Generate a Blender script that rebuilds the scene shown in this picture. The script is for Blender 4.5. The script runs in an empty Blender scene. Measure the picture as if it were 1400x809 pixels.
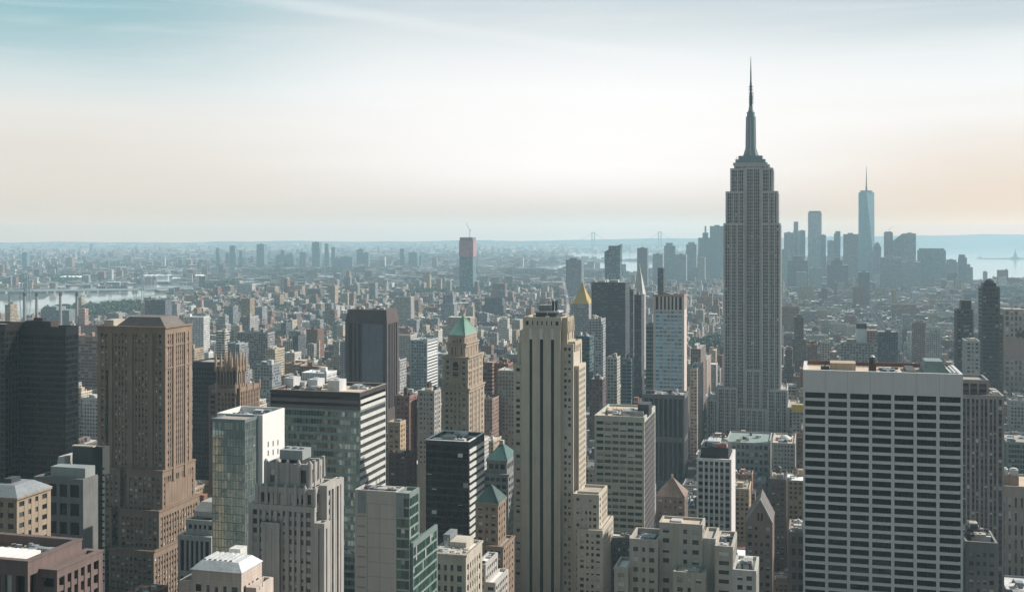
import bpy, math, random
import numpy as np
from mathutils import Vector

# ------------------------------------------------------------------ camera, world, sun
scn = bpy.context.scene
col = scn.collection
F = 1574.0            # focal length in photo pixels (1400 wide)
EYE = 245.0           # camera height
X0, Y0 = 700.0, 319.5 # principal point
TH = math.radians(14.9)   # street grid turned against the view axis
CT, ST = math.cos(TH), math.sin(TH)

cam_d = bpy.data.cameras.new("camera")
cam_d.sensor_width = 36.0
cam_d.lens = 36.0 * F / 1400.0
cam_d.shift_y = -85.0 / 1400.0
cam_d.clip_start = 1.0
cam_d.clip_end = 90000.0
cam = bpy.data.objects.new("camera", cam_d)
cam.location = (0, 0, EYE)
cam.rotation_euler = (math.radians(90), 0, 0)
col.objects.link(cam)
scn.camera = cam

def lin(r, g, b):
    f = lambda c: (c / 255.0) / 12.92 if c / 255.0 <= 0.04045 else ((c / 255.0 + 0.055) / 1.055) ** 2.4
    return (f(r), f(g), f(b))

SUN_AZ, SUN_EL = math.radians(72), math.radians(38)
world = bpy.data.worlds.new("World")
scn.world = world
world.use_nodes = True
nt = world.node_tree
nt.nodes.clear()
def WN(t, **k):
    n = nt.nodes.new(t)
    for a, v in k.items(): setattr(n, a, v)
    return n
wo = WN('ShaderNodeOutputWorld'); bg = WN('ShaderNodeBackground'); bg.inputs[1].default_value = 0.1
nt.links.new(bg.outputs[0], wo.inputs[0])
sky = WN('ShaderNodeTexSky', sky_type='NISHITA', sun_disc=False)
sky.sun_elevation = SUN_EL; sky.sun_rotation = SUN_AZ; sky.air_density = 1.0; sky.dust_density = 3.0
tc = WN('ShaderNodeTexCoord'); sep = WN('ShaderNodeSeparateXYZ')
nt.links.new(tc.outputs['Generated'], sep.inputs[0])
def wm(op, a, b=None, c=None, clamp=False):
    n = WN('ShaderNodeMath', operation=op, use_clamp=clamp)
    for i, v in enumerate((a, b, c)):
        if v is None: continue
        if isinstance(v, (int, float)): n.inputs[i].default_value = v
        else: nt.links.new(v, n.inputs[i])
    return n.outputs[0]
def wmix(fac, a, b):
    n = WN('ShaderNodeMix', data_type='RGBA')
    for s, v in ((0, fac), (6, a), (7, b)):
        if isinstance(v, (int, float)): n.inputs[s].default_value = v
        elif isinstance(v, tuple): n.inputs[s].default_value = (*v, 1)
        else: nt.links.new(v, n.inputs[s])
    return n.outputs[2]
def wsmooth(v, a, b):
    n = WN('ShaderNodeMapRange', interpolation_type='SMOOTHSTEP')
    nt.links.new(v, n.inputs[0]); n.inputs[1].default_value = a; n.inputs[2].default_value = b
    return n.outputs[0]
el = sep.outputs['Z']
az = wm('ARCTAN2', sep.outputs['X'], sep.outputs['Y'])       # 0 ahead, + to the right
# thin high cloud: stretched noise shifts the elevation and brightness a little
mp = WN('ShaderNodeMapping'); mp.inputs['Scale'].default_value = (1.3, 1.3, 14.0); mp.inputs['Rotation'].default_value = (0.0, 0.06, 0.0)
nt.links.new(tc.outputs['Generated'], mp.inputs[0])
nz = WN('ShaderNodeTexNoise'); nz.inputs['Scale'].default_value = 1.6; nz.inputs['Detail'].default_value = 4.0; nz.inputs['Roughness'].default_value = 0.55
nt.links.new(mp.outputs[0], nz.inputs['Vector'])
wob = wm('SUBTRACT', nz.outputs[0], 0.5)
ele = wm('ADD', el, wm('MULTIPLY', wm('MULTIPLY', wob, wsmooth(el, 0.02, 0.12)), 0.06))
ramp = WN('ShaderNodeValToRGB')
nt.links.new(wm('MULTIPLY', ele, 2.0), ramp.inputs[0])
cr = ramp.color_ramp; cr.interpolation = 'LINEAR'
HAZE, AIR = 7.6e-5, (.39, .58, .64)      # density of the haze box and the colour its light settles to
els = [(0.0, (204, 216, 216)), (0.008, (211, 220, 218)), (0.018, (217, 219, 214)), (0.035, (227, 224, 218)), (0.06, (235, 232, 227)), (0.095, (241, 239, 236)),
       (0.125, (240, 242, 241)), (0.15, (228, 234, 235)), (0.175, (212, 221, 223)), (0.20, (200, 213, 217)), (0.24, (166, 184, 192)), (0.34, (136, 156, 168)), (0.5, (118, 138, 152))]
es_ = [0, .004, .008, .011, .014, .017, .02, .024, .028, .033, .038, .045, .052, .06, .07, .08, .095, .11, .125, .14, .155, .17, .185, .20, .22, .25, .3, .4, .5]
stops = [(min(1, e * 2), lin(*[np.interp(e, [q[0] for q in els], [q[1][k] for q in els]) for k in range(3)])) for e in es_]
while len(cr.elements) < len(stops): cr.elements.new(0.5)
for e, (p, c) in zip(cr.elements, stops):
    e.position = max(0, p); e.color = (*c, 1)
c0 = ramp.outputs[0]
# teal patch up left
tl = wm('MULTIPLY', wsmooth(ele, 0.075, 0.19), wsmooth(az, -0.08, -0.36))
c1 = wmix(wm('MULTIPLY', tl, 0.85), c0, lin(140, 187, 194))
# general cooler left, peach low right
lo = wm('MULTIPLY', wsmooth(ele, 0.11, 0.0), wsmooth(az, 0.12, 0.42))
c2 = wmix(wm('MULTIPLY', lo, 0.65), c1, lin(232, 208, 182))
ll = wm('MULTIPLY', wsmooth(ele, 0.16, 0.03), wsmooth(az, -0.05, -0.40))
c3 = wmix(wm('MULTIPLY', ll, 0.55), c2, lin(216, 212, 200))
tr = wm('MULTIPLY', wsmooth(ele, 0.13, 0.20), wsmooth(az, 0.10, 0.40))
c4 = wmix(wm('MULTIPLY', tr, 0.35), c3, lin(160, 181, 189))
cb = wm('MULTIPLY', wm('MULTIPLY', wsmooth(el, 0.015, 0.06), wsmooth(el, 0.205, 0.09)), wsmooth(wm('ABSOLUTE', wm('SUBTRACT', az, 0.07)), 0.34, 0.0))
c4b = wmix(wm('MULTIPLY', cb, 0.9), c4, lin(252, 251, 250))
mp2 = WN('ShaderNodeMapping'); mp2.inputs['Scale'].default_value = (2.2, 2.2, 30.0); mp2.inputs['Rotation'].default_value = (0.0, -0.11, 0.0)
nt.links.new(tc.outputs['Generated'], mp2.inputs[0])
nz2 = WN('ShaderNodeTexNoise'); nz2.inputs['Scale'].default_value = 2.6; nz2.inputs['Detail'].default_value = 7.0; nz2.inputs['Roughness'].default_value = 0.62; nz2.inputs['Distortion'].default_value = .6
nt.links.new(mp2.outputs[0], nz2.inputs['Vector'])
w2 = wm('MULTIPLY', wsmooth(nz2.outputs[0], 0.46, 0.72), wsmooth(el, 0.05, 0.15))
c4b = wmix(wm('MULTIPLY', w2, 0.16), c4b, lin(242, 244, 244))
dl = wm('ABSOLUTE', wm('SUBTRACT', el, wm('SUBTRACT', 0.168, wm('MULTIPLY', az, 0.133))))
cs = wm('MULTIPLY', wsmooth(dl, 0.009, 0.0), wm('MULTIPLY', wsmooth(az, -0.42, -0.2), wsmooth(az, 0.30, 0.05)))
c5 = wmix(wm('MULTIPLY', cs, 0.28), c4b, lin(244, 247, 247))
# the sky behind the haze: (seen - (1 - T) * air) / T
ts = wm('EXPONENT', wm('MULTIPLY', wm('MINIMUM', wm('DIVIDE', 215.0, wm('MAXIMUM', el, 1e-4)), 27500.0), -HAZE))
a1 = WN('ShaderNodeVectorMath', operation='SCALE'); a1.inputs[0].default_value = AIR; nt.links.new(wm('SUBTRACT', 1.0, ts), a1.inputs['Scale'])
a2 = WN('ShaderNodeVectorMath', operation='SUBTRACT'); nt.links.new(c5, a2.inputs[0]); nt.links.new(a1.outputs[0], a2.inputs[1])
a3 = WN('ShaderNodeVectorMath', operation='SCALE'); nt.links.new(a2.outputs[0], a3.inputs[0]); nt.links.new(wm('DIVIDE', 1.0, ts), a3.inputs['Scale'])
a4 = WN('ShaderNodeVectorMath', operation='MINIMUM'); nt.links.new(a3.outputs[0], a4.inputs[0]); a4.inputs[1].default_value = (5.0, 5.0, 5.0)
a5 = WN('ShaderNodeVectorMath', operation='MAXIMUM'); nt.links.new(a4.outputs[0], a5.inputs[0]); a5.inputs[1].default_value = (.25, .25, .25)
st = WN('ShaderNodeVectorMath', operation='SCALE'); nt.links.new(a5.outputs[0], st.inputs[0])
toward = wsmooth(wm('ADD', wm('MULTIPLY', sep.outputs['Y'], .85), wm('MULTIPLY', sep.outputs['X'], .5)), -0.5, 0.55)
nt.links.new(wm('MULTIPLY', wm('ADD', 8.5, wm('MULTIPLY', wob, 1.2)), wm('MULTIPLY_ADD', toward, .52, .48)), st.inputs['Scale'])
ad = WN('ShaderNodeVectorMath', operation='ADD'); nt.links.new(st.outputs[0], ad.inputs[0])
sk = WN('ShaderNodeVectorMath', operation='SCALE'); nt.links.new(sky.outputs[0], sk.inputs[0]); sk.inputs['Scale'].default_value = 0.12
nt.links.new(sk.outputs[0], ad.inputs[1])
nt.links.new(ad.outputs[0], bg.inputs[0])

sun_d = bpy.data.lights.new("sun", 'SUN'); sun_d.energy = 5.0; sun_d.angle = math.radians(0.6); sun_d.color = (1.0, 0.93, 0.85)
sun = bpy.data.objects.new("sun", sun_d); col.objects.link(sun)
sd = Vector((math.sin(SUN_AZ) * math.cos(SUN_EL), math.cos(SUN_AZ) * math.cos(SUN_EL), math.sin(SUN_EL)))
sun.rotation_euler = sd.to_track_quat('Z', 'Y').to_euler()
sun.location = (900, 200, 900)

vs = scn.view_settings
scn.display_settings.display_device = 'sRGB'
vs.view_transform = 'Standard'; vs.look = 'None'; vs.exposure = 0.2; vs.gamma = 1.0; vs.use_curve_mapping = False
cy = scn.cycles
cy.max_bounces = 5; cy.diffuse_bounces = 2; cy.glossy_bounces = 2; cy.transmission_bounces = 2; cy.volume_bounces = 2; cy.transparent_max_bounces = 6
cy.use_denoising = True
cy.caustics_reflective = False; cy.caustics_refractive = False
cy.sample_clamp_indirect = 4.0
cy.use_adaptive_sampling = True; cy.adaptive_threshold = 0.015

# ------------------------------------------------------------------ materials
MATS = {}
class NT:
    def __init__(s, name):
        m = bpy.data.materials.new(name); m.use_nodes = True
        s.m = m; s.t = m.node_tree; s.t.nodes.clear()
        s.out = s.n('ShaderNodeOutputMaterial'); s.p = s.n('ShaderNodeBsdfPrincipled')
        s.l(s.p.outputs[0], s.out.inputs[0]); MATS[name] = m
    def n(s, t, **k):
        x = s.t.nodes.new(t)
        for a, v in k.items(): setattr(x, a, v)
        return x
    def l(s, a, b): s.t.links.new(a, b)
    def math(s, op, a, b=None, c=None, clamp=False):
        x = s.n('ShaderNodeMath', operation=op, use_clamp=clamp)
        for i, v in enumerate((a, b, c)):
            if v is None: continue
            if isinstance(v, (int, float)): x.inputs[i].default_value = v
            else: s.l(v, x.inputs[i])
        return x.outputs[0]
    def mix(s, fac, a, b, bt='MIX'):
        x = s.n('ShaderNodeMix', data_type='RGBA', blend_type=bt)
        for i, v in ((0, fac), (6, a), (7, b)):
            if isinstance(v, (int, float)): x.inputs[i].default_value = v
            elif isinstance(v, tuple): x.inputs[i].default_value = (*v, 1)
            else: s.l(v, x.inputs[i])
        return x.outputs[2]
    def noise(s, scale, vec=None, det=3.0, sc=(1, 1, 1)):
        tcn = s.n('ShaderNodeTexCoord'); mpn = s.n('ShaderNodeMapping'); mpn.inputs['Scale'].default_value = sc
        s.l(tcn.outputs['Object'], mpn.inputs[0])
        x = s.n('ShaderNodeTexNoise'); x.inputs['Scale'].default_value = scale; x.inputs['Detail'].default_value = det
        s.l(mpn.outputs[0], x.inputs['Vector']); return x.outputs[0]
    def set(s, **k):
        for a, v in k.items():
            i = s.p.inputs[a.replace('_', ' ')]
            if isinstance(v, tuple): i.default_value = (*v, 1)
            elif isinstance(v, (int, float)): i.default_value = v
            else: s.l(v, i)

def wall_mat(name, c, var=0.25, rough=0.85, streak=0.35, coarse=0.12):
    if name in MATS: return MATS[name]
    g = NT(name)
    a = g.noise(coarse); b = g.noise(0.9, sc=(1, 1, 0.08), det=4); d = g.noise(2.2, det=2)
    v = g.math('ADD', g.math('MULTIPLY', g.math('SUBTRACT', a, 0.5), var * 2), g.math('MULTIPLY', g.math('SUBTRACT', b, 0.5), streak * 1.6))
    v = g.math('ADD', v, g.math('MULTIPLY', g.math('SUBTRACT', d, 0.5), var))
    e = g.noise(0.35, sc=(1, 1, 0.25), det=5)      # patched panels and repairs
    v = g.math('ADD', v, g.math('MULTIPLY', g.math('SUBTRACT', e, 0.5), var * 1.8))
    tcn = g.n('ShaderNodeTexCoord'); sp = g.n('ShaderNodeSeparateXYZ'); g.l(tcn.outputs['Object'], sp.inputs[0])
    cz = g.math('LESS_THAN', g.math('FRACT', g.math('DIVIDE', sp.outputs[2], 1.22)), 0.07)
    cu = g.math('LESS_THAN', g.math('FRACT', g.math('DIVIDE', g.math('ADD', sp.outputs[0], sp.outputs[1]), 1.9)), 0.05)
    v = g.math('SUBTRACT', v, g.math('MULTIPLY', g.math('MAXIMUM', cz, cu), var * .9))
    v = g.math('MAXIMUM', g.math('ADD', v, 1.0), .3)
    s_ = g.n('ShaderNodeVectorMath', operation='SCALE'); s_.inputs[0].default_value = c; g.l(v, s_.inputs['Scale'])
    g.set(Base_Color=s_.outputs[0], Roughness=rough)
    return g.m
def roof_mat(name, c, var=0.35):
    if name in MATS: return MATS[name]
    g = NT(name)
    a = g.noise(0.12, det=5); b = g.noise(1.2, det=3)
    v = g.math('ADD', g.math('MULTIPLY', g.math('SUBTRACT', a, 0.5), var * 3), g.math('MULTIPLY', g.math('SUBTRACT', b, 0.5), var))
    v = g.math('MAXIMUM', g.math('ADD', v, 1.0), 0.3)
    s_ = g.n('ShaderNodeVectorMath', operation='SCALE'); s_.inputs[0].default_value = c; g.l(v, s_.inputs['Scale'])
    g.set(Base_Color=s_.outputs[0], Roughness=0.9)
    return g.m
def glass_mat(name, c, rough=0.08, bump=0.06, ior=1.5, spec=0.5):
    if name in MATS: return MATS[name]
    g = NT(name)
    at = g.n('ShaderNodeAttribute', attribute_name='tint')
    mixed = g.mix(1.0, at.outputs['Color'], c, 'MULTIPLY')
    n1 = g.noise(0.10, det=2)
    bp = g.n('ShaderNodeBump'); bp.inputs['Strength'].default_value = bump; bp.inputs['Distance'].default_value = 4.0
    g.l(n1, bp.inputs['Height']); g.l(bp.outputs[0], g.p.inputs['Normal'])
    g.set(Base_Color=mixed, Roughness=rough, IOR=ior, Specular_IOR_Level=spec)
    return g.m
def tint_mat(name, rough=0.8):
    if name in MATS: return MATS[name]
    g = NT(name); at = g.n('ShaderNodeAttribute', attribute_name='tint')
    nn = g.noise(0.5, det=3)
    g.set(Base_Color=g.mix(g.math('MULTIPLY', nn, 0.5), at.outputs['Color'], (0.12, 0.11, 0.10)), Roughness=rough)
    return g.m
def city_mat(name):
    g = NT(name)
    at = g.n('ShaderNodeAttribute', attribute_name='tint'); sa = g.n('ShaderNodeAttribute', attribute_name='style')
    style = sa.outputs['Fac']
    tcn = g.n('ShaderNodeTexCoord'); sp = g.n('ShaderNodeSeparateXYZ'); g.l(tcn.outputs['Object'], sp.inputs[0])
    ge = g.n('ShaderNodeNewGeometry'); sn = g.n('ShaderNodeSeparateXYZ'); g.l(ge.outputs['Normal'], sn.inputs[0])
    u = g.math('ADD', sp.outputs[0], sp.outputs[1])
    bay = g.math('MULTIPLY_ADD', style, 3.0, 2.6)
    ub = g.math('DIVIDE', u, bay); zb = g.math('DIVIDE', sp.outputs[2], g.math('MULTIPLY_ADD', style, 0.5, 3.3))
    fu = g.math('FRACT', ub); fz = g.math('FRACT', zb)
    hw = g.math('MULTIPLY_ADD', style, 0.22, 0.24)      # half width share
    iu = g.math('LESS_THAN', g.math('ABSOLUTE', g.math('SUBTRACT', fu, 0.5)), hw)
    iz = g.math('LESS_THAN', g.math('ABSOLUTE', g.math('SUBTRACT', fz, 0.5)), 0.27)
    vert = g.math('LESS_THAN', g.math('ABSOLUTE', sn.outputs[2]), 0.4)
    on = g.math('GREATER_THAN', style, -0.01)
    m = g.math('MULTIPLY', g.math('MULTIPLY', iu, iz), g.math('MULTIPLY', vert, on))
    cv = g.n('ShaderNodeCombineXYZ'); g.l(g.math('FLOOR', ub), cv.inputs[0]); g.l(g.math('FLOOR', zb), cv.inputs[1]); g.l(style, cv.inputs[2])
    wn = g.n('ShaderNodeTexWhiteNoise'); g.l(cv.outputs[0], wn.inputs[0])
    bl = g.math('GREATER_THAN', wn.outputs[0], 0.78)
    lum = g.math('MULTIPLY', g.n('ShaderNodeSeparateColor').outputs[1], 1.0)
    sc_ = [n for n in g.t.nodes if n.bl_idname == 'ShaderNodeSeparateColor'][-1]; g.l(at.outputs['Color'], sc_.inputs[0])
    lum = g.math('MULTIPLY', sc_.outputs[1], 4.0, clamp=True); bl = g.math('MULTIPLY', bl, lum)
    gc = g.mix(bl, g.mix(wn.outputs[0], (0.015, 0.018, 0.022), (0.06, 0.07, 0.075)), (0.38, 0.36, 0.33))
    nn = g.noise(0.08, det=4); n2 = g.noise(0.7, sc=(1, 1, 0.1), det=3)
    vv = g.math('ADD', g.math('ADD', 0.35, g.math('MULTIPLY', nn, 0.8)), g.math('MULTIPLY', n2, 0.5))
    s_ = g.n('ShaderNodeVectorMath', operation='SCALE'); g.l(at.outputs['Color'], s_.inputs[0]); g.l(vv, s_.inputs['Scale'])
    g.set(Base_Color=g.mix(m, s_.outputs[0], gc), Roughness=g.math('MULTIPLY_ADD', m, -0.6, 0.85))
    return g.m
CITY = city_mat('city_masonry')
BLIND = tint_mat('window_blind')

# ------------------------------------------------------------------ mesh builder
class MB:
    def __init__(s): s.v = []; s.f = []; s.t = []; s.st = []; s.mi = []
    def _f(s, fs, tint, style, mi, n0):
        for f in fs:
            s.f.append([n0 + i for i in f]); s.t.append(tint); s.st.append(style); s.mi.append(mi)
    def box(s, x0, x1, y0, y1, z0, z1, tint=(1, 1, 1), style=-1.0, top=None, mi=0):
        n = len(s.v)
        s.v += [(x0, y0, z0), (x1, y0, z0), (x1, y1, z0), (x0, y1, z0), (x0, y0, z1), (x1, y0, z1), (x1, y1, z1), (x0, y1, z1)]
        s._f([(0, 1, 5, 4), (1, 2, 6, 5), (2, 3, 7, 6), (3, 0, 4, 7), (3, 2, 1, 0)], tint, style, mi, n)
        s._f([(4, 5, 6, 7)], top or tint, -1.0, mi, n)
    def frustum(s, a, b, tint=(1, 1, 1), style=-1.0, mi=0):   # a=(x0,x1,y0,y1,z) b the same
        n = len(s.v)
        for q in (a, b):
            x0, x1, y0, y1, z = q
            s.v += [(x0, y0, z), (x1, y0, z), (x1, y1, z), (x0, y1, z)]
        s._f([(0, 1, 5, 4), (1, 2, 6, 5), (2, 3, 7, 6), (3, 0, 4, 7), (4, 5, 6, 7), (3, 2, 1, 0)], tint, style, mi, n)
    def prism(s, cx, cy_, z0, z1, r0, r1, k=8, tint=(1, 1, 1), ph=0.0, mi=0, style=-1.0, sx=1, sy=1):
        n = len(s.v)
        for z, r in ((z0, r0), (z1, r1)):
            for i in range(k):
                a = 2 * math.pi * i / k + ph
                s.v.append((cx + sx * r * math.cos(a), cy_ + sy * r * math.sin(a), z))
        fs = [(i, (i + 1) % k, k + (i + 1) % k, k + i) for i in range(k)] + [tuple(range(k, 2 * k)), tuple(reversed(range(k)))]
        s._f(fs, tint, style, mi, n)
    def poly(s, pts, faces, tint=(1, 1, 1), style=-1.0, mi=0):
        n = len(s.v); s.v += pts; s._f(faces, tint, style, mi, n)
    def bar(s, p, q, r, tint=(1, 1, 1), k=4):
        p = Vector(p); q = Vector(q); d = (q - p).normalized()
        a = d.orthogonal().normalized(); b = d.cross(a); n = len(s.v)
        for c in (p, q):
            for i in range(k):
                t = 2 * math.pi * i / k; s.v.append(tuple(c + a * r * math.cos(t) + b * r * math.sin(t)))
        s._f([(i, (i + 1) % k, k + (i + 1) % k, k + i) for i in range(k)] + [tuple(range(k, 2 * k)), tuple(reversed(range(k)))], tint, -1.0, 0, n)
    def build(s, name, mats, parent=None):
        if not isinstance(mats, (list, tuple)): mats = [mats]
        me = bpy.data.meshes.new(name); me.from_pydata(s.v, [], s.f)
        for m in mats: me.materials.append(m)
        if len(mats) > 1: me.polygons.foreach_set('material_index', s.mi)
        a = me.attributes.new('tint', 'FLOAT_COLOR', 'FACE')
        a.data.foreach_set('color', np.array([(*t[:3], 1.0) for t in s.t], dtype=np.float32).ravel())
        a = me.attributes.new('style', 'FLOAT', 'FACE'); a.data.foreach_set('value', np.array(s.st, dtype=np.float32))
        me.update()
        o = bpy.data.objects.new(name, me); col.objects.link(o)
        if parent: o.parent = parent
        return o
def tag(o, label=None, cat=None, group=None, kind=None):
    if label: o['label'] = label
    if cat: o['category'] = cat
    if group: o['group'] = group
    if kind: o['kind'] = kind
    return o
def empty(name, loc, rz=-TH):
    o = bpy.data.objects.new(name, None); o.location = loc; o.rotation_euler = (0, 0, rz); col.objects.link(o)
    o.empty_display_size = 5.0
    return o
def gnd(px, py):                       # ground point seen at a pixel
    D = EYE * F / (py - Y0); return ((px - X0) / F * D, D)
def to_grid(X, Y): return (X * CT - Y * ST, X * ST + Y * CT)
def from_grid(W, S): return (W * CT + S * ST, -W * ST + S * CT)

# window templates shared by all windows
PANES = {}
def pane_mesh(mat, kind, tint):
    key = (mat.name, kind, tint)
    if key not in PANES:
        b = MB(); zs = {0: None, 1: -0.5, 2: 0.0, 3: 0.22, 4: -.25, 5: .36}[kind]
        if zs is None: b.poly([(-.5, 0, -.5), (.5, 0, -.5), (.5, 0, .5), (-.5, 0, .5)], [(0, 1, 2, 3)], tint)
        elif kind == 1: b.poly([(-.5, 0, -.5), (.5, 0, -.5), (.5, 0, .5), (-.5, 0, .5)], [(0, 1, 2, 3)], tuple(min(.75, 0.5 * t) for t in tint), mi=1)
        else:
            b.poly([(-.5, 0, -.5), (.5, 0, -.5), (.5, 0, zs), (-.5, 0, zs)], [(0, 1, 2, 3)], tint)
            b.poly([(-.5, 0, zs), (.5, 0, zs), (.5, 0, .5), (-.5, 0, .5)], [(0, 1, 2, 3)], tuple(min(.75, 0.6 * t) for t in tint), mi=1)
        o = b.build('window', [mat, BLIND]); PANES[key] = o.data; bpy.data.objects.remove(o)
    return PANES[key]
TINTS = [(0.35, 0.35, 0.38), (0.7, 0.7, 0.7), (1, 1, 1), (1.6, 1.55, 1.4), (2.2, 2.1, 1.95), (0.85, 0.9, 0.95)]

TOPS = []
HEROES = []   # (xl, xr, ybot, D) rows that must stay visible
FOOT = []     # grid footprints
NWIN = 0
class Bld:
    def __init__(s, name, label, xl, xc, xr, D, cat='building', d=None, yb=None, group=None, seed=0):
        s.D = D; s.X = (xc - X0) / F * D; s.Y = D; s.name = name
        s.root = empty(name, (s.X, s.Y, 0)); tag(s.root, label, cat, group)
        s.w = -s.U(xl); s.d = d if d else max(12.0, min(70.0, s.V(xr)))
        s.parts = {}; s.panes = []; s.rng = random.Random(seed + int(xc * 7 + D)); s.label = label
        W, S = to_grid(s.X, s.Y); FOOT.append((W - s.w - 3, W + 3, S - 3, S + s.d + 3))
        s.zmax = 0.0
        if yb: HEROES.append((xl - 2, (xr or xc) + 2, yb, D)); TOPS.append(s)
    def foot(s, u0, u1, v0, v1):
        W, S = to_grid(s.X, s.Y); FOOT.append((W + u0 - 3, W + u1 + 3, S + v0 - 3, S + v1 + 3))
    def U(s, x, v=0.0):
        t = (x - X0) / F; X = s.X + v * ST; Y = s.Y + v * CT
        return -(X - t * Y) / (CT + t * ST)
    def V(s, x, u=0.0):
        t = (x - X0) / F; X = s.X + u * CT; Y = s.Y - u * ST
        return (t * Y - X) / (ST - t * CT)
    def Z(s, y, v=0.0): return EYE - (y - Y0) / F * (s.D + v * CT)
    def part(s, name, mat):
        k = (name, mat.name)
        if k not in s.parts: s.parts[k] = (MB(), mat)
        return s.parts[k][0]
    def fb(s, mb, face, env, a0, a1, z0, z1, o0, o1, tint=(1, 1, 1)):
        # box given in facade coordinates: along a, out o from envelope
        u0, u1, v0, v1 = env
        if face == 'F': mb.box(a0, a1, v0 - o1, v0 - o0, z0, z1, tint)
        elif face == 'R': mb.box(u1 + o0, u1 + o1, a0, a1, z0, z1, tint)
        elif face == 'L': mb.box(u0 - o1, u0 - o0, a0, a1, z0, z1, tint)
    def mass(s, u0, u1, v0, v1, z0, z1, S, faces='FRL', par=1.3, roof=None, zf=None):
        s.zmax = max(s.zmax, z1)
        rec = S.get('rec', 0.5); e = S.get('edge', 1.2); top = S.get('top', 2.0)
        W = s.part('wall', S['wall']); core = s.part('core', S['core']) if 'core' in S else W
        zb = max(z0, s.Z(809) - 12) if zf is None else max(z0, zf)
        if zb > z0 + 1: W.box(u0 + .05, u1 - .05, v0 + .05, v1 - .05, z0, zb)
        core.box(u0 + rec, u1 - rec, v0 + rec, v1 - .04, zb, z1 - par - 0.7)
        zt = z1 - max(top, par + .9)
        W.box(u0, u1, v1 - 1.0, v1, zb, zt)     # plain back wall
        for uu in ((u0, u0 + e), (u1 - e, u1)):
            W.box(uu[0], uu[1], v0, v0 + e, zb, zt)
            if v1 - v0 > 2 * e + 2: W.box(uu[0], uu[1], v1 - e - 1.0, v1 - 1.003, zb, zt)
        T = s.part('wall', S['band']) if 'band' in S else W
        # parapet ring
        t = 0.45 + rec
        T.box(u0 - .02, u1 + .02, v0 - .02, v0 + t, zt, z1); T.box(u0 - .02, u1 + .02, v1 - t, v1 + .02, zt, z1)
        T.box(u0 - .02, u0 + t, v0 + t, v1 - t, zt, z1); T.box(u1 - t, u1 + .02, v0 + t, v1 - t, zt, z1)
        cp = S.get('coping')
        if cp:
            C = s.part('coping', cp)
            C.box(u0 - .25, u1 + .25, v0 - .25, v0 + t + .1, z1 + .003, z1 + .35); C.box(u0 - .25, u1 + .25, v1 - t - .1, v1 + .25, z1 + .003, z1 + .35)
            C.box(u0 - .25, u0 + t + .1, v0 + t + .1, v1 - t - .1, z1 + .003, z1 + .35); C.box(u1 - t - .1, u1 + .25, v0 + t + .1, v1 - t - .1, z1 + .003, z1 + .35)
        R = s.part('roof', roof or S.get('roof') or ROOFG)
        R.box(u0 + t - .1, u1 - t + .1, v0 + t - .1, v1 - t + .1, z1 - par - .6, z1 - par)
        env = (u0, u1, v0, v1)
        for fc in faces:
            if fc == 'F': s.facade(fc, env, u0 + e, u1 - e, zb, zt, S)
            else:
                S2 = dict(S); S2.update(S.get('side', {}))
                s.facade(fc, env, v0 + e, v1 - e - 1.0, zb, zt, S2)
        cn = S.get('cornice')
        if cn:
            for dz, out in cn:
                T.box(u0 - out, u1 + out, v0 - out, v0 + .3, z1 - dz - .9, z1 - dz); T.box(u1 - .3, u1 + out, v0 + .3, v1, z1 - dz - .9, z1 - dz)
                T.box(u0 - out, u0 + .3, v0 + .3, v1, z1 - dz - .9, z1 - dz)
    def facade(s, face, env, a0, a1, z0, z1, S):
        if a1 - a0 < 1.5 or z1 - z0 < 2: return
        rec = S.get('rec', .5)
        W = s.part('wall', S['wall'])
        if S.get('blank') and face in S['blank']:
            s.fb(W, face, env, a0, a1, z0, z1, -rec, -0.02); return
        SP = s.part('spandrel_panel', S['span']) if 'span' in S else W
        n = max(1, round((a1 - a0) / S.get('bw', 3.2))); b = (a1 - a0) / n
        m = max(1, round((z1 - z0) / S.get('fh', 3.8))); h = (z1 - z0) / m
        pw = S.get('pw', 1.4) * b / S.get('bw', 3.2); sh = S.get('sh', 1.8) * h / S.get('fh', 3.8)
        po = S.get('po', 0.0); so = S.get('so', -.12); maj = S.get('maj', 0)
        for i in range(1, n):
            c = a0 + i * b
            if maj and i % maj == S.get('mph', 0): s.fb(W, face, env, c - S['mw'] / 2, c + S['mw'] / 2, z0, z1, -rec, S.get('mo', .15))
            elif pw > 0: s.fb(W if not S.get('mull') else s.part('mullion', S['mull']), face, env, c - pw / 2, c + pw / 2, z0, z1, -rec, po)
        for j in range(m):
            s.fb(SP, face, env, a0, a1, z0 + j * h, z0 + j * h + sh, -rec, so)
        mask = S.get('mask')
        for j in range(m):
            for i in range(n):
                l = a0 + i * b + (pw / 2 if i else 0); r = a0 + (i + 1) * b - (pw / 2 if i < n - 1 else 0)
                if maj:
                    if i and i % maj == S.get('mph', 0): l = a0 + i * b + S['mw'] / 2
                    if i < n - 1 and (i + 1) % maj == S.get('mph', 0): r = a0 + (i + 1) * b - S['mw'] / 2
                if mask and not mask(i, n, j, m, face):
                    s.fb(W, face, env, l, r, z0 + j * h + sh, z0 + (j + 1) * h, -rec, min(so, po) - .03); continue
                q = s.rng.random(); bl = S.get('blinds', .3)
                k = 0 if q > bl else s.rng.choice(S.get('bk', (1, 2, 2, 3, 4, 5)))
                u0, u1, v0, v1 = env; c = (l + r) / 2; zc = z0 + j * h + sh + (h - sh) / 2; o = rec - .03
                p = {'F': (c, v0 + o, zc), 'R': (u1 - o, c, zc), 'L': (u0 + o, c, zc)}[face]
                s.panes.append((face, p, r - l, h - sh, k, s.rng.choice(S.get('tints', TINTS)), S['glass']))
    def box(s, part, mat, u0, u1, v0, v1, z0, z1): s.part(part, mat).box(u0, u1, v0, v1, z0, z1)
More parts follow.
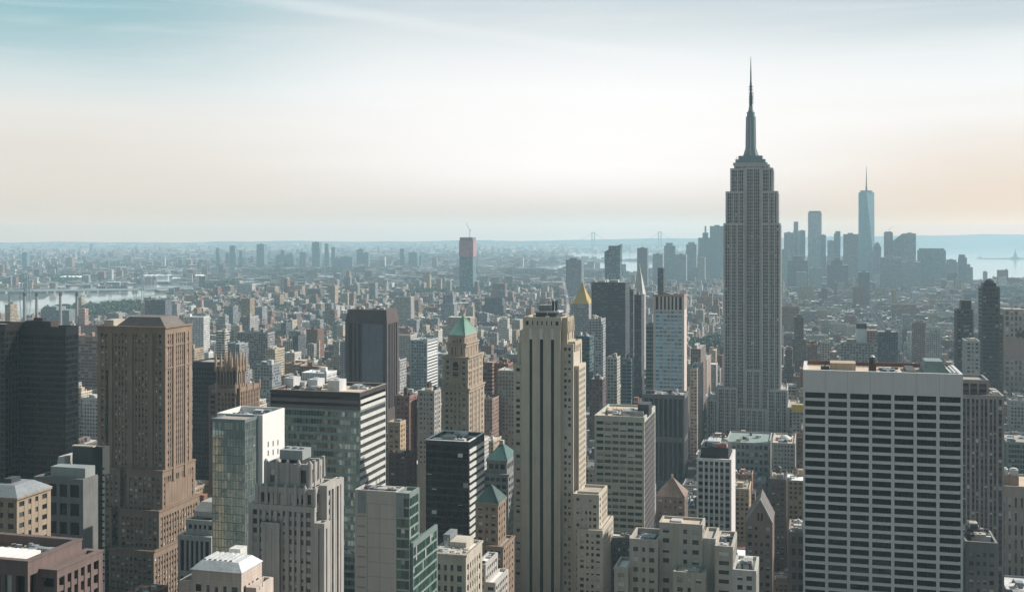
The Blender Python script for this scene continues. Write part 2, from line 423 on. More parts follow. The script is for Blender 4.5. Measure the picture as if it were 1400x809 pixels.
    def own(s, name, mb, mat): return mb.build(name, mat, s.root)
    def clutter(s, u0, u1, v0, v1, z, n=8, hmax=4.0, mats=None):
        rg = s.rng
        for i in range(int(n * 1.6)):
            w = rg.uniform(1.2, 5.5) ; d = rg.uniform(1.5, 5); h = rg.uniform(.8, hmax)
            if u1 - u0 < w + 2 or v1 - v0 < d + 2: continue
            x = rg.uniform(u0 + .8, u1 - w - .8); y = rg.uniform(v0 + .8, v1 - d - .8)
            b = MB(); m = rg.choice(mats or [METAL_L, METAL_D, CREAMW, METAL_G]); b.box(x, x + w, y, y + d, z - .02, z + h)
            t = rg.random(); nm = 'air_conditioner'
            if t < .4:
                for q in range(max(1, int(w / 2))): b.prism(x + 1 + q * 2, y + d / 2, z + h, z + h + .5, .7, .7, 10)
            elif t < .6: b.box(x - .2, x + w + .2, y - .2, y + d + .2, z + h + .003, z + h + .3); nm = 'bulkhead'
            elif t < .8: b.bar((x + w / 2, y + d / 2, z + h), (x + w / 2, y + d / 2, z + h + rg.uniform(2, 5)), .12); nm = 'vent'
            s.own(nm, b, m)
    def pipes(s, u0, u1, v0, v1, z, n=4):
        for i in range(n):
            b = MB(); y = s.rng.uniform(v0 + 1, v1 - 1); x0 = s.rng.uniform(u0 + 1, (u0 + u1) / 2); x1 = s.rng.uniform((u0 + u1) / 2, u1 - 1)
            b.box(x0, x1, y, y + .6, z + .4, z + 1.0)
            x = x0 + .2
            while x < x1: b.box(x, x + .3, y + .1, y + .5, z - .02, z + .397); x += 4
            s.own('duct', b, METAL_L)
    def tank(s, u, v, z, r=2.0, h=3.6):
        b = MB(); b.prism(u, v, z + 2.4, z + 2.4 + h, r, r * .95, 14)
        o = s.own('water_tank', b, WOODT)
        c = MB(); c.prism(u, v, z + 2.4 + h, z + 3.8 + h, r * 1.08, .1, 14); c.build('tank_lid', METAL_D, o)
        l = MB()
        for dx in (-1, 1):
            for dy in (-1, 1): l.bar((u + dx * r * .6, v + dy * r * .6, z - .02), (u + dx * r * .6, v + dy * r * .6, z + 2.4), .18)
        l.build('tank_stand', METAL_D, o)
    def finish(s, nind=100):
        global NWIN
        for (nm, mn), (mb, mat) in s.parts.items():
            if mb.f: mb.build(nm, mat, s.root)
        pr = {'F': 0, 'R': 1, 'L': 2}
        yb = s.Z(809)
        P = sorted(s.panes, key=lambda p: (p[1][2] < yb, p[0] == 'L', -p[1][2]))
        if s.D * 1.0 > 1400: nind = 0
        ind, rest = P[:nind], P[nind:]
        for face, p, w, h, k, t, gm in ind:
            o = bpy.data.objects.new('window', pane_mesh(gm, k, t)); col.objects.link(o); o.parent = s.root
            o.location = p; o.scale = (w, 1, h); NWIN += 1
            if face == 'R': o.rotation_euler = (0, 0, math.pi / 2)
            elif face == 'L': o.rotation_euler = (0, 0, -math.pi / 2)
        by = {}
        for q in rest: by.setdefault(q[6].name, []).append(q)
        for gmn, lst in by.items():
            b = MB()
            for face, p, w, h, k, t, gm in lst:
                def quad(za, zb_, tt, mi):
                    z0 = p[2] + za * h; z1 = p[2] + zb_ * h; w2 = w / 2
                    if face == 'F': pts = [(p[0] - w2, p[1], z0), (p[0] + w2, p[1], z0), (p[0] + w2, p[1], z1), (p[0] - w2, p[1], z1)]
                    elif face == 'R': pts = [(p[0], p[1] - w2, z0), (p[0], p[1] + w2, z0), (p[0], p[1] + w2, z1), (p[0], p[1] - w2, z1)]
                    else: pts = [(p[0], p[1] + w2, z0), (p[0], p[1] - w2, z0), (p[0], p[1] - w2, z1), (p[0], p[1] + w2, z1)]
                    b.poly(pts, [(0, 1, 2, 3)], tt, mi=mi)
                if k == 0: quad(-.5, .5, t, 0)
                elif k == 1: quad(-.5, .5, tuple(min(.75, .5 * c) for c in t), 1)
                else:
                    zc = {2: 0.0, 3: .22, 4: -.25, 5: .36}[k]; quad(-.5, zc, t, 0); quad(zc, .5, tuple(min(.75, .6 * c) for c in t), 1)
            tag(b.build('windows', [MATS[gmn], BLIND], s.root), kind='stuff')

# shared materials
ROOFG = roof_mat('roof_gravel', (0.34, 0.31, 0.28)); ROOFD = roof_mat('roof_tar', (0.09, 0.09, 0.095)); ROOFW = roof_mat('roof_white', (0.75, 0.72, 0.68), .15)
ROOFT = roof_mat('roof_tan', (0.55, 0.44, 0.34), .18)
METAL_L = wall_mat('painted_metal_light', (0.55, 0.56, 0.56), rough=.5); METAL_D = wall_mat('painted_metal_dark', (0.05, 0.05, 0.055), rough=.5)
METAL_G = wall_mat('painted_metal_grey', (0.24, 0.26, 0.27), rough=.5); CREAMW = wall_mat('cream_render', (0.5, 0.45, 0.37))
WOODT = wall_mat('tank_wood', (0.14, 0.09, 0.06))
G_BLACK = glass_mat('glass_black', (0.009, 0.012, 0.014), .1, spec=.3)
G_OFF = glass_mat('glass_office', (0.045, 0.048, 0.052), .15)
G_TEAL = glass_mat('glass_teal', (0.03, 0.052, 0.053), .08, .12)
G_REFL = glass_mat('glass_mirror', (0.42, 0.50, 0.48), .05, .10)
G_REFL.node_tree.nodes['Principled BSDF'].inputs['Metallic'].default_value = .75
G_GREEN = glass_mat('glass_green', (0.04, 0.085, 0.066), .08, .15)
G_BLUE = glass_mat('glass_blue', (0.10, 0.19, 0.24), .12)
# ------------------------------------------------------------------ near towers
def W_(n, c, **k): return wall_mat(n, c, **k)
tanst = W_('tan_limestone', (0.265, 0.192, 0.14), var=.25); greyst = W_('grey_limestone', (0.40, 0.385, 0.36)); creamst = W_('cream_brick', (0.53, 0.47, 0.38), var=.12, streak=.25)
brownb = W_('brown_brick', (0.27, 0.19, 0.14)); darkb = W_('dark_bronze', (0.06, 0.045, 0.04)); pinkgr = W_('pink_granite', (0.16, 0.115, 0.105), var=.16)
whitep = W_('white_panel', (0.74, 0.74, 0.72), var=.05, streak=.06); travert = W_('travertine', (0.62, 0.61, 0.61), var=.07, streak=.12)
blackm = W_('black_metal', (0.009, 0.011, 0.014), rough=.4); palemet = W_('pale_metal', (0.30, 0.325, 0.32), rough=.5, var=.1)
concr = W_('pale_concrete', (0.47, 0.45, 0.42), var=.12); darkcore = W_('dark_core', (0.02, 0.02, 0.02))
copper = W_('green_copper', (0.17, 0.31, 0.25), rough=.6, var=.25); tile_r = W_('brown_roof_tile', (0.26, 0.19, 0.15)); greenmet = W_('grey_green_metal', (0.20, 0.25, 0.24), rough=.5, var=.1)

def pyramid(B, part, mat, u0, u1, v0, v1, z0, z1, s=.02, ridge=0.0, eave=.4):
    b = MB(); cu = (u0 + u1) / 2; cv = (v0 + v1) / 2
    b.frustum((u0 - eave, u1 + eave, v0 - eave, v1 + eave, z0), (cu - s - ridge, cu + s + ridge, cv - s, cv + s, z1))
    for k in range(1, 8):      # standing seams
        t = k / 8; ea = eave
        for (p0, p1) in (((u0 - ea + (u1 - u0 + 2 * ea) * t, v0 - ea), 0), ((u1 + ea, v0 - ea + (v1 - v0 + 2 * ea) * t), 0)):
            b.bar((p0[0], p0[1], z0 + .05), (cu + (p0[0] - cu) * .04, cv + (p0[1] - cv) * .04, z1 - .3), .09, k=3)
    for c_ in ((u0 - eave, v0 - eave), (u1 + eave, v0 - eave), (u1 + eave, v1 + eave)): b.bar((c_[0], c_[1], z0 + .05), (cu, cv, z1), .22)
    return B.own(part, b, mat)

# -- brown-pink grid block, bottom left
B = Bld('office_block', 'brown pink granite block with a white roof membrane in the bottom left corner', -90, 38, 110, 330, d=25)
S = dict(wall=pinkgr, glass=G_BLACK, bw=3.6, pw=1.3, fh=7.4, sh=1.5, rec=1.2, so=-.25, top=2.2, edge=1.0, blinds=.12, coping=pinkgr)
zt = B.Z(768); B.mass(-B.w, 0, 0, 25, 0, zt, S, par=3.2, roof=ROOFT, zf=zt - 48)
b = MB(); b.box(-24, -7, 3.5, 15, zt - 3.22, zt - 1.0); 
for i in range(6): b.box(-23.5 + i * 2.8, -22.9 + i * 2.8, 3.6, 14.9, zt - 1.0, zt - .85)
B.own('roof_deck', b, ROOFW); B.clutter(-22, -2, 15, 22, zt - 3.2, 7, 2.2); B.clutter(-5, -1.4, 3, 20, zt - 3.2, 6, 1.8, [METAL_D, METAL_L, CREAMW])
B.foot(0, 9, 2, 28); B.mass(0.03, 6, 5, 27, 0, B.Z(778, 5), dict(S, fh=4.2, bw=3.0), zf=zt - 48)
B.finish()
# -- small cream mansard tower
B = Bld('office_building', 'cream stone building with shallow grey hipped roof and arched windows at the left edge', -30, 23, 46, 480, d=22)
S = dict(wall=W_('buff_stone', (.33, .26, .19)), glass=G_OFF, bw=4.2, pw=2.4, fh=4.6, sh=2.4, rec=.5, top=1.0, edge=1.5, blinds=.2, cornice=[(0, .7)])
z = B.Z(680); B.mass(-B.w, 0, 0, 22, 0, z, S)
b = MB(); b.frustum((-B.w - .6, .6, -.6, 22.6, z + .01), (-B.w + 5, -5, 5, 17, B.Z(664, 5))); B.own('hipped_roof', b, METAL_G)
b = MB(); b.box(-B.w + 6, -9, 8, 14, B.Z(664, 5), B.Z(658, 5)); B.own('bulkhead', b, METAL_D)
B.finish()
# -- dark block with light mechanical boxes
B = Bld('office_block', 'dark grey block with big square windows and pale rooftop boxes beside the tan tower', 46, 113, 118, 560, d=34)
B.d = 12
dg = W_('dark_grey_stone', (0.17, 0.17, 0.165)); S = dict(wall=dg, glass=G_BLACK, bw=6.2, pw=1.7, fh=9, sh=3.0, rec=.9, top=3, edge=2.0, blinds=.1)
z = B.Z(655); B.mass(-B.w, 0, 0, 12, 0, z, S, roof=ROOFG, faces='FL'); B.mass(-B.w, -20, 12.05, 34, 0, z - .3, S, roof=ROOFG, faces='L')
b = MB(); b.box(.003, .3, 0, 12, 0, z); B.own('wall', b, dg)
b = MB(); b.box(-B.w + 7.5, -.7, 3, 11, z - 1.4, B.Z(640, 3)); B.own('mechanical_box', b, palemet)
b = MB(); b.frustum((-B.w + 2, -21, 14.2, 33, z - 1.8), (-B.w + 3, -21, 15, 33, B.Z(627, 15))); B.own('mechanical_screen', b, concr)
dgp = W_('shaded_green_panel', (.05, .055, .055), var=.2, streak=.4); ua, ub = B.U(99, 16), B.U(127, 16)  # greenish panel darkened to carry the shade on this wall
b = MB(); b.box(max(.05, ua), ub, 16, 18, 0, B.Z(612, 16)); b.box(ua, .04, 16, 22, z - 1.38, B.Z(612, 16)); o = B.own('stair_tower', b, dgp); b = MB(); b.box(ua - .2, ub + .2, 15.8, 18.2, B.Z(612, 16) + .003, B.Z(612, 16) + .6); b.build('coping', CREAMW, o)
b = MB()
for y in range(640, 800, 9): b.box(1.2, ub - .6, 15.93, 16.02, B.Z(y, 16) - .5, B.Z(y, 16) + .5)
b.build('louvre', blackm, o)
b = MB()
for q in range(3): b.bar((-B.w + 9 + q * 2, 24, B.Z(627, 15)), (-B.w + 9 + q * 2, 24, B.Z(621, 15)), .12)
b.bar((-B.w + 8, 24, B.Z(622, 15)), (-B.w + 14, 24, B.Z(622, 15)), .12); B.own('antenna', b, METAL_D)
B.foot(0, 9, 14, 33); B.finish()
# -- black glass slab tower
B = Bld('glass_tower', 'wide black glass tower with a flat roof and rust coloured penthouse at the left edge', 12, 90, 108, 750, d=13.5, yb=655)
S = dict(wall=blackm, glass=G_BLACK, bw=1.9, pw=.25, fh=3.9, sh=1.3, rec=.15, po=0, so=-.05, top=6, edge=.3, blinds=0)
z = B.Z(447); B.mass(-B.w, 0, 0, 13.5, 0, z, S, roof=ROOFD, zf=B.Z(665))
b = MB(); b.box(-B.w + 10, -B.w + 30, 3, 11, z - 1.4, B.Z(439, 8)); B.own('penthouse', b, darkb)
B.clutter(-B.w + 11, -B.w + 29, 3, 10.5, B.Z(439, 8), 4, 2, [METAL_D]); B.finish()
B = Bld('office_tower', 'near black bronze tower cut by the left edge of the view', -70, 7, 9, 745, d=10, yb=655)
S = dict(wall=W_('near_black_bronze', (.022, .017, .016), rough=.4), glass=G_BLACK, bw=3.0, pw=.6, fh=3.8, sh=1.2, rec=.3, top=5, edge=.5, blinds=0)
B.mass(-B.w, 0, 0, 20, 0, B.Z(443), S, zf=B.Z(665)); B.finish()

# -- tan stepped tower with arched top
B = Bld('office_tower', 'tan stone tower with sunlit side, arched top windows and stepped lower wings', 133, 226, 252, 680, d=30, yb=800)
def msk(i, n, j, m, f): return (i % 5) != 4 or (j % 9 == 3)
S = dict(wall=tanst, glass=G_OFF, bw=2.25, pw=1.15, fh=3.7, sh=1.9, rec=.5, maj=6, mph=3, mw=2.6, mo=.75, so=-.3, top=4.5, edge=2.6, blinds=.6, tints=[(.3, .3, .3), (.6, .6, .6), (1.3, 1.3, 1.2), (1.7, 1.65, 1.5)], cornice=[(0, .7), (11, .35), (24, .3)], bk=(1, 1, 2, 3, 4))
zt = B.Z(447); w = B.w
B.mass(-w, 0, 0, 30, 0, zt, S, zf=B.Z(660))
# dark triple bays with arches
for k in range(4):
    c = -w + 8 + k * (w - 16) / 3
    b = MB(); 
    b.box(c - 1.6, c + 1.6, -.32, .1, B.Z(640), B.Z(508)); B.own('recessed_bay', b, darkcore) if k in (0,) else None
    a = MB(); n = 9; R = 4.0; zc = B.Z(464)
    for i in range(n):
        t0 = math.pi * i / n; t1 = math.pi * (i + 1) / n
        p = [(c + R * math.cos(t0), zc + R * math.sin(t0)), (c + R * math.cos(t1), zc + R * math.sin(t1))]
        q = [(c + (R - .9) * math.cos(t0), zc + (R - .9) * math.sin(t0)), (c + (R - .9) * math.cos(t1), zc + (R - .9) * math.sin(t1))]
        pts = []
        for y in (-.55, .02): pts += [(p[0][0], y, p[0][1]), (p[1][0], y, p[1][1]), (q[1][0], y, q[1][1]), (q[0][0], y, q[0][1])]
        a.poly(pts, [(0, 1, 2, 3), (0, 4, 5, 1), (3, 2, 6, 7)])
    if k in (0, 1, 3): B.own('window_arch', a, tanst)
b = MB(); b.frustum((-w + 9, -2, 4, 28, zt - 1.4), (-w + 16, -9, 9, 26, B.Z(434, 9))); B.own('penthouse_roof', b, wall_mat('shaded_slate', (0.15, 0.13, 0.12)))  # slate tone darkened for the shade on the front of the hip
b = MB(); b.box(-w + 2, -w + 8.5, 4, 16, zt - 1.4, B.Z(439, 5)); B.own('bulkhead', b, CREAMW); B.clutter(-w + 2, -2, .8, 4.4, zt - 1.3, 7, 2.0)
for (fwd, yt, u0, g0, g1, u1, v1) in ((3, 643, -w - 5, .44, .53, 0, 34), (7.5, 698, -w - 9, .43, .52, 0.5, 38), (14, 753, -w - 12, .42, .50, 1, 42)):
    z = B.Z(yt, -fwd); W2 = u1 - u0
    S2 = dict(S, edge=1.6, cornice=[(0, .5)], maj=0, bw=2.9)
    B.mass(u0, u0 + g0 * W2, -fwd, 12, 0, z, S2, faces='FR'); B.mass(u0 + g1 * W2, u1, -fwd, v1, 0, z, S2, faces='FRL')
    B.foot(u0, u1, -fwd, v1)
B.finish()

# -- black tower and gothic crown
B = Bld('glass_tower', 'slim black glass tower behind the brown gothic topped tower', 263, 298, 300, 960, d=30, yb=655)
S = dict(wall=blackm, glass=G_BLACK, bw=2.5, pw=.4, fh=3.9, sh=1.4, rec=.2, so=-.05, top=5, edge=.5, blinds=0)
B.mass(-B.w, 0, 0, 30, 0, B.Z(495), S, zf=B.Z(670)); B.finish()
B = Bld('gothic_tower', 'dark brown brick tower with a crown of gothic pinnacles', 295, 324, 335, 850, d=14, yb=600)
S = dict(wall=brownb, glass=G_OFF, bw=2.6, pw=1.3, fh=3.8, sh=1.5, rec=.7, top=3, edge=1.3, blinds=.2, so=-.4)
z = B.Z(501); w = B.w; B.mass(-w, 0, 0, 14, 0, z, dict(S, fh=12, sh=2), zf=B.Z(600))
pm = W_('gothic_stone', (0.42, 0.31, 0.22))
def pinn(u, v, zb, h, r, m=pm):
    b = MB(); b.prism(u, v, zb - 4, zb + h * .35, r, r * .9, 6); b.prism(u, v, zb + h * .35, zb + h, r * .9, .05, 6); B.own('pinnacle', b, m)
for i in range(5): pinn(-w + w * i / 4, 0, z, B.Z(479) - z, 1.25); pinn(-w + w * i / 4, 13.5, z, B.Z(480) - z, 1.2)
for i in range(1, 3): pinn(0, 14 * i / 3, z, B.Z(480) - z, 1.2)
zl = B.Z(530)
B.mass(-B.w - 7, -B.w - .5, 2, 12, 0, B.Z(529), dict(S, wall=W_('plum_brick', (0.24, 0.15, 0.14))), zf=B.Z(600))
B.mass(-w + 2, 0.5, -3, -.05, 0, B.Z(531), S, zf=B.Z(600)); B.mass(.04, 3, -1, 30, 0, zl, S, faces='FR', zf=B.Z(600))
for q in ((-w + 2, -3), (.5, -3), (3, -1), (3, 10), (3, 20), (3, 30)): pinn(q[0], q[1], zl, 4.5, .9)
B.foot(-w - 8, 4, -4, 31); B.finish()

# -- glass slab with blank white side
B = Bld('glass_tower', 'green glass tower with a blank white side wall and open rooftop well', 337, 359, 389, 560, d=None, yb=735)
zt = B.Z(567); w = B.w; d = B.d
S = dict(wall=whitep, glass=G_TEAL, bw=30, fh=30, rec=.3, blank='FRL', top=4, edge=1, roof=ROOFD)
B.mass(-w - 16, 0, 0, d, 0, zt, S, par=3.2)
glw = -B.U(290, -13)
B.mass(-glw, B.U(335, -13), -13, -.05, 0, B.Z(574, -13), dict(wall=W_('pale_green_frame', (0.17, 0.21, 0.205), rough=.4), glass=G_REFL, bw=1.6, pw=.10, fh=4.0, sh=.3, rec=.15, top=.8, edge=.15, blinds=.02, tints=[(.7, .75, .75), (.9, .9, .9), (1, 1, 1), (1.2, 1.15, 1.1)]), par=.6, zf=B.Z(775), faces='FR')
B.foot(-glw, 0, -13, 0)
for r in range(2):
    for c in range(3):
        b = MB(); v = d * (.25 + .22 * c); zz = B.Z(607 + 12 * r - c * 1.2, v); b.box(-.1, .06, v - .45, v + .45, zz - 1.3, zz + 1.3); B.own('wall_slot', b, darkcore)
B.clutter(-w - 12, -2, 2, d - 3, zt - 3.2, 9, 2.6); B.finish()

# -- grey deco tower with fluted crown
B = Bld('deco_tower', 'grey stone tower with scalloped crown and stepped piers in the lower foreground', 340, 430, 448, 430, d=16)
deco = W_('deco_limestone', (0.38, 0.36, 0.335), var=.16)
S = dict(wall=deco, glass=G_OFF, bw=2.3, pw=1.0, fh=3.6, sh=1.5, rec=.6, so=-.3, maj=2, mw=1.5, mo=.35, top=2.2, edge=1.6, blinds=.5, bk=(1, 2, 2, 1))
w = B.w; B.mass(-w, 0, 0, 16, 0, B.Z(693), S); 
B.mass(-w + 3.2, 0.03, .5, 19, B.Z(694), B.Z(669), dict(S, fh=6, sh=1.2)); 
B.mass(-w + 6, -3, 2.5, 15, B.Z(670), B.Z(636, 2), dict(S, fh=10, sh=2.5, bw=4.4, pw=3.0, maj=0), zf=0)
B.mass(.03, 3.2, 4, 20, 0, B.Z(663, 4), S, faces='FR', zf=B.Z(809) - 10); B.mass(.5, 4.6, -1.5, 3.9, 0, B.Z(713), S)
B.mass(-w + 6, -w + 13.5, -1.6, -.4, 0, B.Z(716), dict(S, maj=0))
def scallops(u0, u1, v, z, n, r, hh):
    for i in range(n + 1):
        b = MB(); u = u0 + (u1 - u0) * i / n; b.prism(u, v, z - hh, z + .4, r, r * .86, 8, ph=.39); b.prism(u, v, z + .4, z + 1.5, r * .86, r * .35, 8, ph=.39); B.own('crown_pier', b, deco)
scallops(-w + 6, -3, 2.4, B.Z(636, 2), 4, .95, 11); scallops(-w + 3.2, 0, .3, B.Z(670), 6, .75, 6)
for v in (6, 10, 14.5): b = MB(); b.prism(-3, v, B.Z(660, 2), B.Z(632, 2), .95, .7, 8); B.own('crown_pier', b, deco)
b = MB(); b.box(-w + 11, -w + 19.5, 5, 12, B.Z(640), B.Z(630, 5)); B.own('bulkhead', b, METAL_D)
b = MB(); b.box(-w + 10.6, -w + 20, 4.6, 12.4, B.Z(630, 5), B.Z(617, 5))
for q in range(3): b.prism(-w + 12.2 + q * 3, 8.5, B.Z(617, 5), B.Z(616, 5) + .4, 1.1, 1.1, 12)
B.own('cooling_tower', b, palemet); B.clutter(-w + 7, -4, 3.2, 5, B.Z(637, 2), 4, 1.4); B.foot(0, 5, -2, 20); B.finish()

# -- cream pavilion at the bottom
B = Bld('office_building', 'cream stone building with a chamfered metal roof below the grey deco tower', 262, 330, 345, 395, d=15)
cp = W_('pinkish_cream', (0.52, 0.44, 0.38)); S = dict(wall=cp, glass=G_OFF, bw=3, pw=1.8, fh=5, sh=2.2, rec=.4, top=5, edge=1.5, blinds=.3)
z = B.Z(783); B.mass(-B.w, 0, 0, 15, 0, z, S); b = MB(); b.frustum((-B.w - .4, .4, -.4, 15.4, z + .01), (-B.w + 2.5, -2.5, 2.5, 12.5, B.Z(770, 2)))
for i in range(6): b.box(-B.w + 3 + i * 2, -B.w + 4 + i * 2, 3, 12, B.Z(770, 2), B.Z(770, 2) + .5)
B.own('metal_roof', b, METAL_L); B.mass(-B.w - 6, -B.w - .03, 2, 14, 0, B.Z(800, 2), S); B.mass(.03, 4, 3, 16, 0, B.Z(803, 2), S)
b = MB(); b.prism(5, 6, B.Z(803, 3), B.Z(786, 4), .25, .05, 8); B.own('finial', b, METAL_L)
b = MB(); b.box(-14, -9.5, 17.0, 22, 0, B.Z(756, 14)); B.own('stair_tower', b, W_('pale_render', (.62, .62, .58))); B.finish()
# -- white ledge building with columns
B = Bld('office_building', 'grey white building with a tier of columns right of the tan stepped tower', 243, 289, 291, 600, d=26)
S = dict(wall=concr, glass=G_BLACK, bw=3.0, pw=1.4, fh=16, sh=2.5, rec=1.0, top=2.5, edge=1.5, blinds=0)
B.mass(-B.w, 0, 0, 26, 0, B.Z(734), S); B.mass(-B.w + 3, 0, 3, 25, B.Z(735), B.Z(712, 3), dict(S, fh=4.2, sh=2.4)); B.mass(-B.w + 6, 0, 6, 25, B.Z(713), B.Z(700, 6), dict(S, fh=4, sh=2.4))
b = MB(); b.frustum((-B.w + 6, 0, 6, 25, B.Z(700, 6)), (-B.w + 8, -1, 10, 22, B.Z(688, 8))); B.own('mansard_roof', b, greyst); B.tank(-B.w + 9, 24, B.Z(688, 8) - 3); B.finish()

# -- big green glass ribbon block
B = Bld('office_block', 'broad green glass office block with dark top bands and a tan roof', 370, 492, 529, 640, d=40, yb=800)
rib = W_('ribbon_spandrel', (0.17, 0.235, 0.225), rough=.3, var=.1); ribw = W_('ribbon_white', (0.60, 0.60, 0.57), var=.08)
zt = B.Z(537); w = B.w; zb = B.Z(561)
S = dict(wall=W_('ribbon_frame', (0.19, 0.25, 0.24), rough=.4), span=rib, glass=G_REFL, bw=1.7, pw=.12, fh=4.4, sh=1.6, rec=.3, so=-.08, po=-.16, top=.05, edge=.5, blinds=.03, tints=[(.18, .2, .2), (.28, .3, .3), (.4, .42, .42), (.7, .7, .7)])
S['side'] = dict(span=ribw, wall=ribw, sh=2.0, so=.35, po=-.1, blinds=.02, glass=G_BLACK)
B.mass(-w, 0, 0, 40, 0, zb - .05, S, par=.2)
S2 = dict(wall=darkb, span=W_('brown_band', (0.15, 0.12, 0.115)), glass=G_BLACK, bw=60, pw=0, fh=4.2, sh=2.2, rec=.3, so=.0, top=2.2, edge=.5, blinds=0, coping=W_('tan_coping', (.3, .26, .24)))
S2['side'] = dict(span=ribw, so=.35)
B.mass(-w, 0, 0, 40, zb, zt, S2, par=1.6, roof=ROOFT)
for (x0, x1, v0, v1, y) in ((448, 464, 12, 22, 524), (421, 434, 18, 28, 524), (388, 401, 20, 30, 523)):
    b = MB(); u0 = B.U(x0, v0); u1 = B.U(x1, v0); b.box(u0, u1, v0, v1, zt - 1.65, B.Z(y, v0) + 1); b.prism((u0 + u1) / 2, v0 + 5, B.Z(y, v0) + 1, B.Z(y, v0) + 1.6, 1.8, 1.8, 12)
    B.own('mechanical_box', b, METAL_L)
B.pipes(-w + 3, -30, 4, 30, zt - 1.6, 6); B.clutter(-w + 2, -26, 3, 36, zt - 1.6, 10, 2.4); B.clutter(-22, -3, 24, 38, zt - 1.6, 4, 1.6); B.finish()

# -- dark brown tower
B = Bld('office_tower', 'dark brown slab tower with a bluish glass centre, standing alone in the middle distance', 472, 529, 532, 1150, d=34, yb=520)
S = dict(wall=W_('dark_plum_panel', (0.10, 0.075, 0.075)), glass=G_BLACK, bw=4.8, pw=2.2, fh=60, sh=.3, rec=.5, top=14, edge=4, blinds=0)
zt = B.Z(424); w = B.w; B.mass(-w, 0, 0, 34, 0, zt - 12, dict(S, top=2), zf=B.Z(560)); b = MB(); b.frustum((-w, 0, 0, 34, zt - 12), (-w + 2, -1.6, 2, 32, zt)); B.own('chamfered_top', b, S['wall'])
B.mass(B.U(496), B.U(524), -1.2, -.05, 0, B.Z(443), dict(wall=W_('blue_grey_mullion', (.15, .17, .20)), glass=G_BLACK, bw=4.6, pw=1.5, fh=8, sh=1.0, so=-.5, rec=.6, top=1, edge=1, blinds=0, tints=[(1, 1.4, 1.6), (2, 2.6, 2.8)]), zf=B.Z(540))
B.clutter(-w + 4, -4, 4, 30, zt, 5, 3); B.finish()

# -- blank cream wall with green glass side
B = Bld('office_block', 'blank cream panel wall building with green glass side and lower glass wing at bottom centre', 486, 541.6, 543, 470, d=45)
B.w = -B.U(485); w = B.w; pan = W_('cream_panel', (0.47, 0.44, 0.40), var=.08, streak=.15)
S = dict(wall=pan, glass=G_GREEN, bw=50, fh=3.9, rec=.3, blank='FL', top=2, edge=.6, roof=ROOFG)
zt = B.Z(672); B.mass(-w, 0, 0, 10, 0, zt, S, faces='FL'); 
b = MB(); 
for y in range(690, 812, 20): b.box(-w + 5.5, -.6, -.06, .02, B.Z(y) - .07, B.Z(y) + .07)
for u in (-w + 5.5, -w + 11): b.box(u, u + .12, -.05, .02, B.Z(812), B.Z(690))
for y in range(708, 812, 14): b.box(-w + 1.2, -w + 4.6, -.08, .02, B.Z(y) - .25, B.Z(y) + .25)
B.own('panel_joints', b, METAL_G)
b = MB(); b.box(-w + 1.4, -w + 5.0, -.1, .02, B.Z(704), B.Z(674)); B.own('louvre', b, METAL_G)
SG = dict(wall=greenmet, span=W_('pale_green_panel', (.28, .38, .33), rough=.4), glass=G_GREEN, bw=1.6, pw=.12, fh=4.1, sh=.8, rec=.25, po=-.02, so=-.06, top=1.0, edge=.3, blinds=.08, bk=(1, 2), tints=[(.4, .45, .4), (1, 1, 1), (1.8, 1.7, 1.6), (.7, .8, .8)], roof=ROOFG)
u1 = B.U(560); B.mass(.03, u1, 0, 12, 0, B.Z(673), SG, faces='FR'); b = MB(); b.box(.1, 3.4, -.35, .01, B.Z(705), B.Z(676)); B.own('louvre', b, METAL_G)
B.mass(u1 + .03, B.U(562) + .6, 1, 32, 0, B.Z(740, 1), SG, faces='FR'); B.mass(-w + 2, u1, 12.05, 32, 0, B.Z(745, 12), SG, faces='R')
B.clutter(-w + 1, u1 - 1, 1, 9.5, zt - 1.3, 9, 1.6); B.foot(0, u1 + 4, 0, 33); B.finish()

# -- cream building right of it
B = Bld('office_building', 'cream corner building with a white cluttered roof in front of the black box tower', 590, 637, 656, 520, d=26)
S = dict(wall=CREAMW, glass=G_OFF, bw=2.9, pw=1.6, fh=5.0, sh=2.1, rec=.5, top=5, edge=2, blinds=.15, cornice=[(0, .6)], roof=ROOFW)
S['side'] = dict(bw=3.4, pw=1.9)
z = B.Z(758); B.mass(-B.w, 0, 0, 26, 0, z, S); b = MB(); b.box(-11, -3, 10, 22, z - 1.4, B.Z(742, 10)); B.own('bulkhead', b, CREAMW); b = MB(); b.box(-B.w + 1, -12, 14, 25, z - 1.4, B.Z(733, 14)); B.own('penthouse', b, METAL_G)
B.clutter(-B.w + 1, -1, 1, 13, z - 1.3, 12, 1.6, [METAL_L, METAL_L, CREAMW]); B.finish()
B = Bld('office_building', 'low cream building with stepped terraces right of the white cluttered roof', 650, 664, 673, 560, d=22)
S = dict(wall=concr, glass=G_OFF, bw=3.2, pw=1.2, fh=4, sh=2.0, rec=.4, top=1.5, edge=1, blinds=.2, roof=ROOFW)
B.mass(-B.w, 0, 0, 22, 0, B.Z(771), S); B.mass(.03, 5, 0, 24, 0, B.Z(795), S); B.clutter(-B.w + .5, -.5, 1, 20, B.Z(771) - 1.2, 4, 1.5); B.finish()

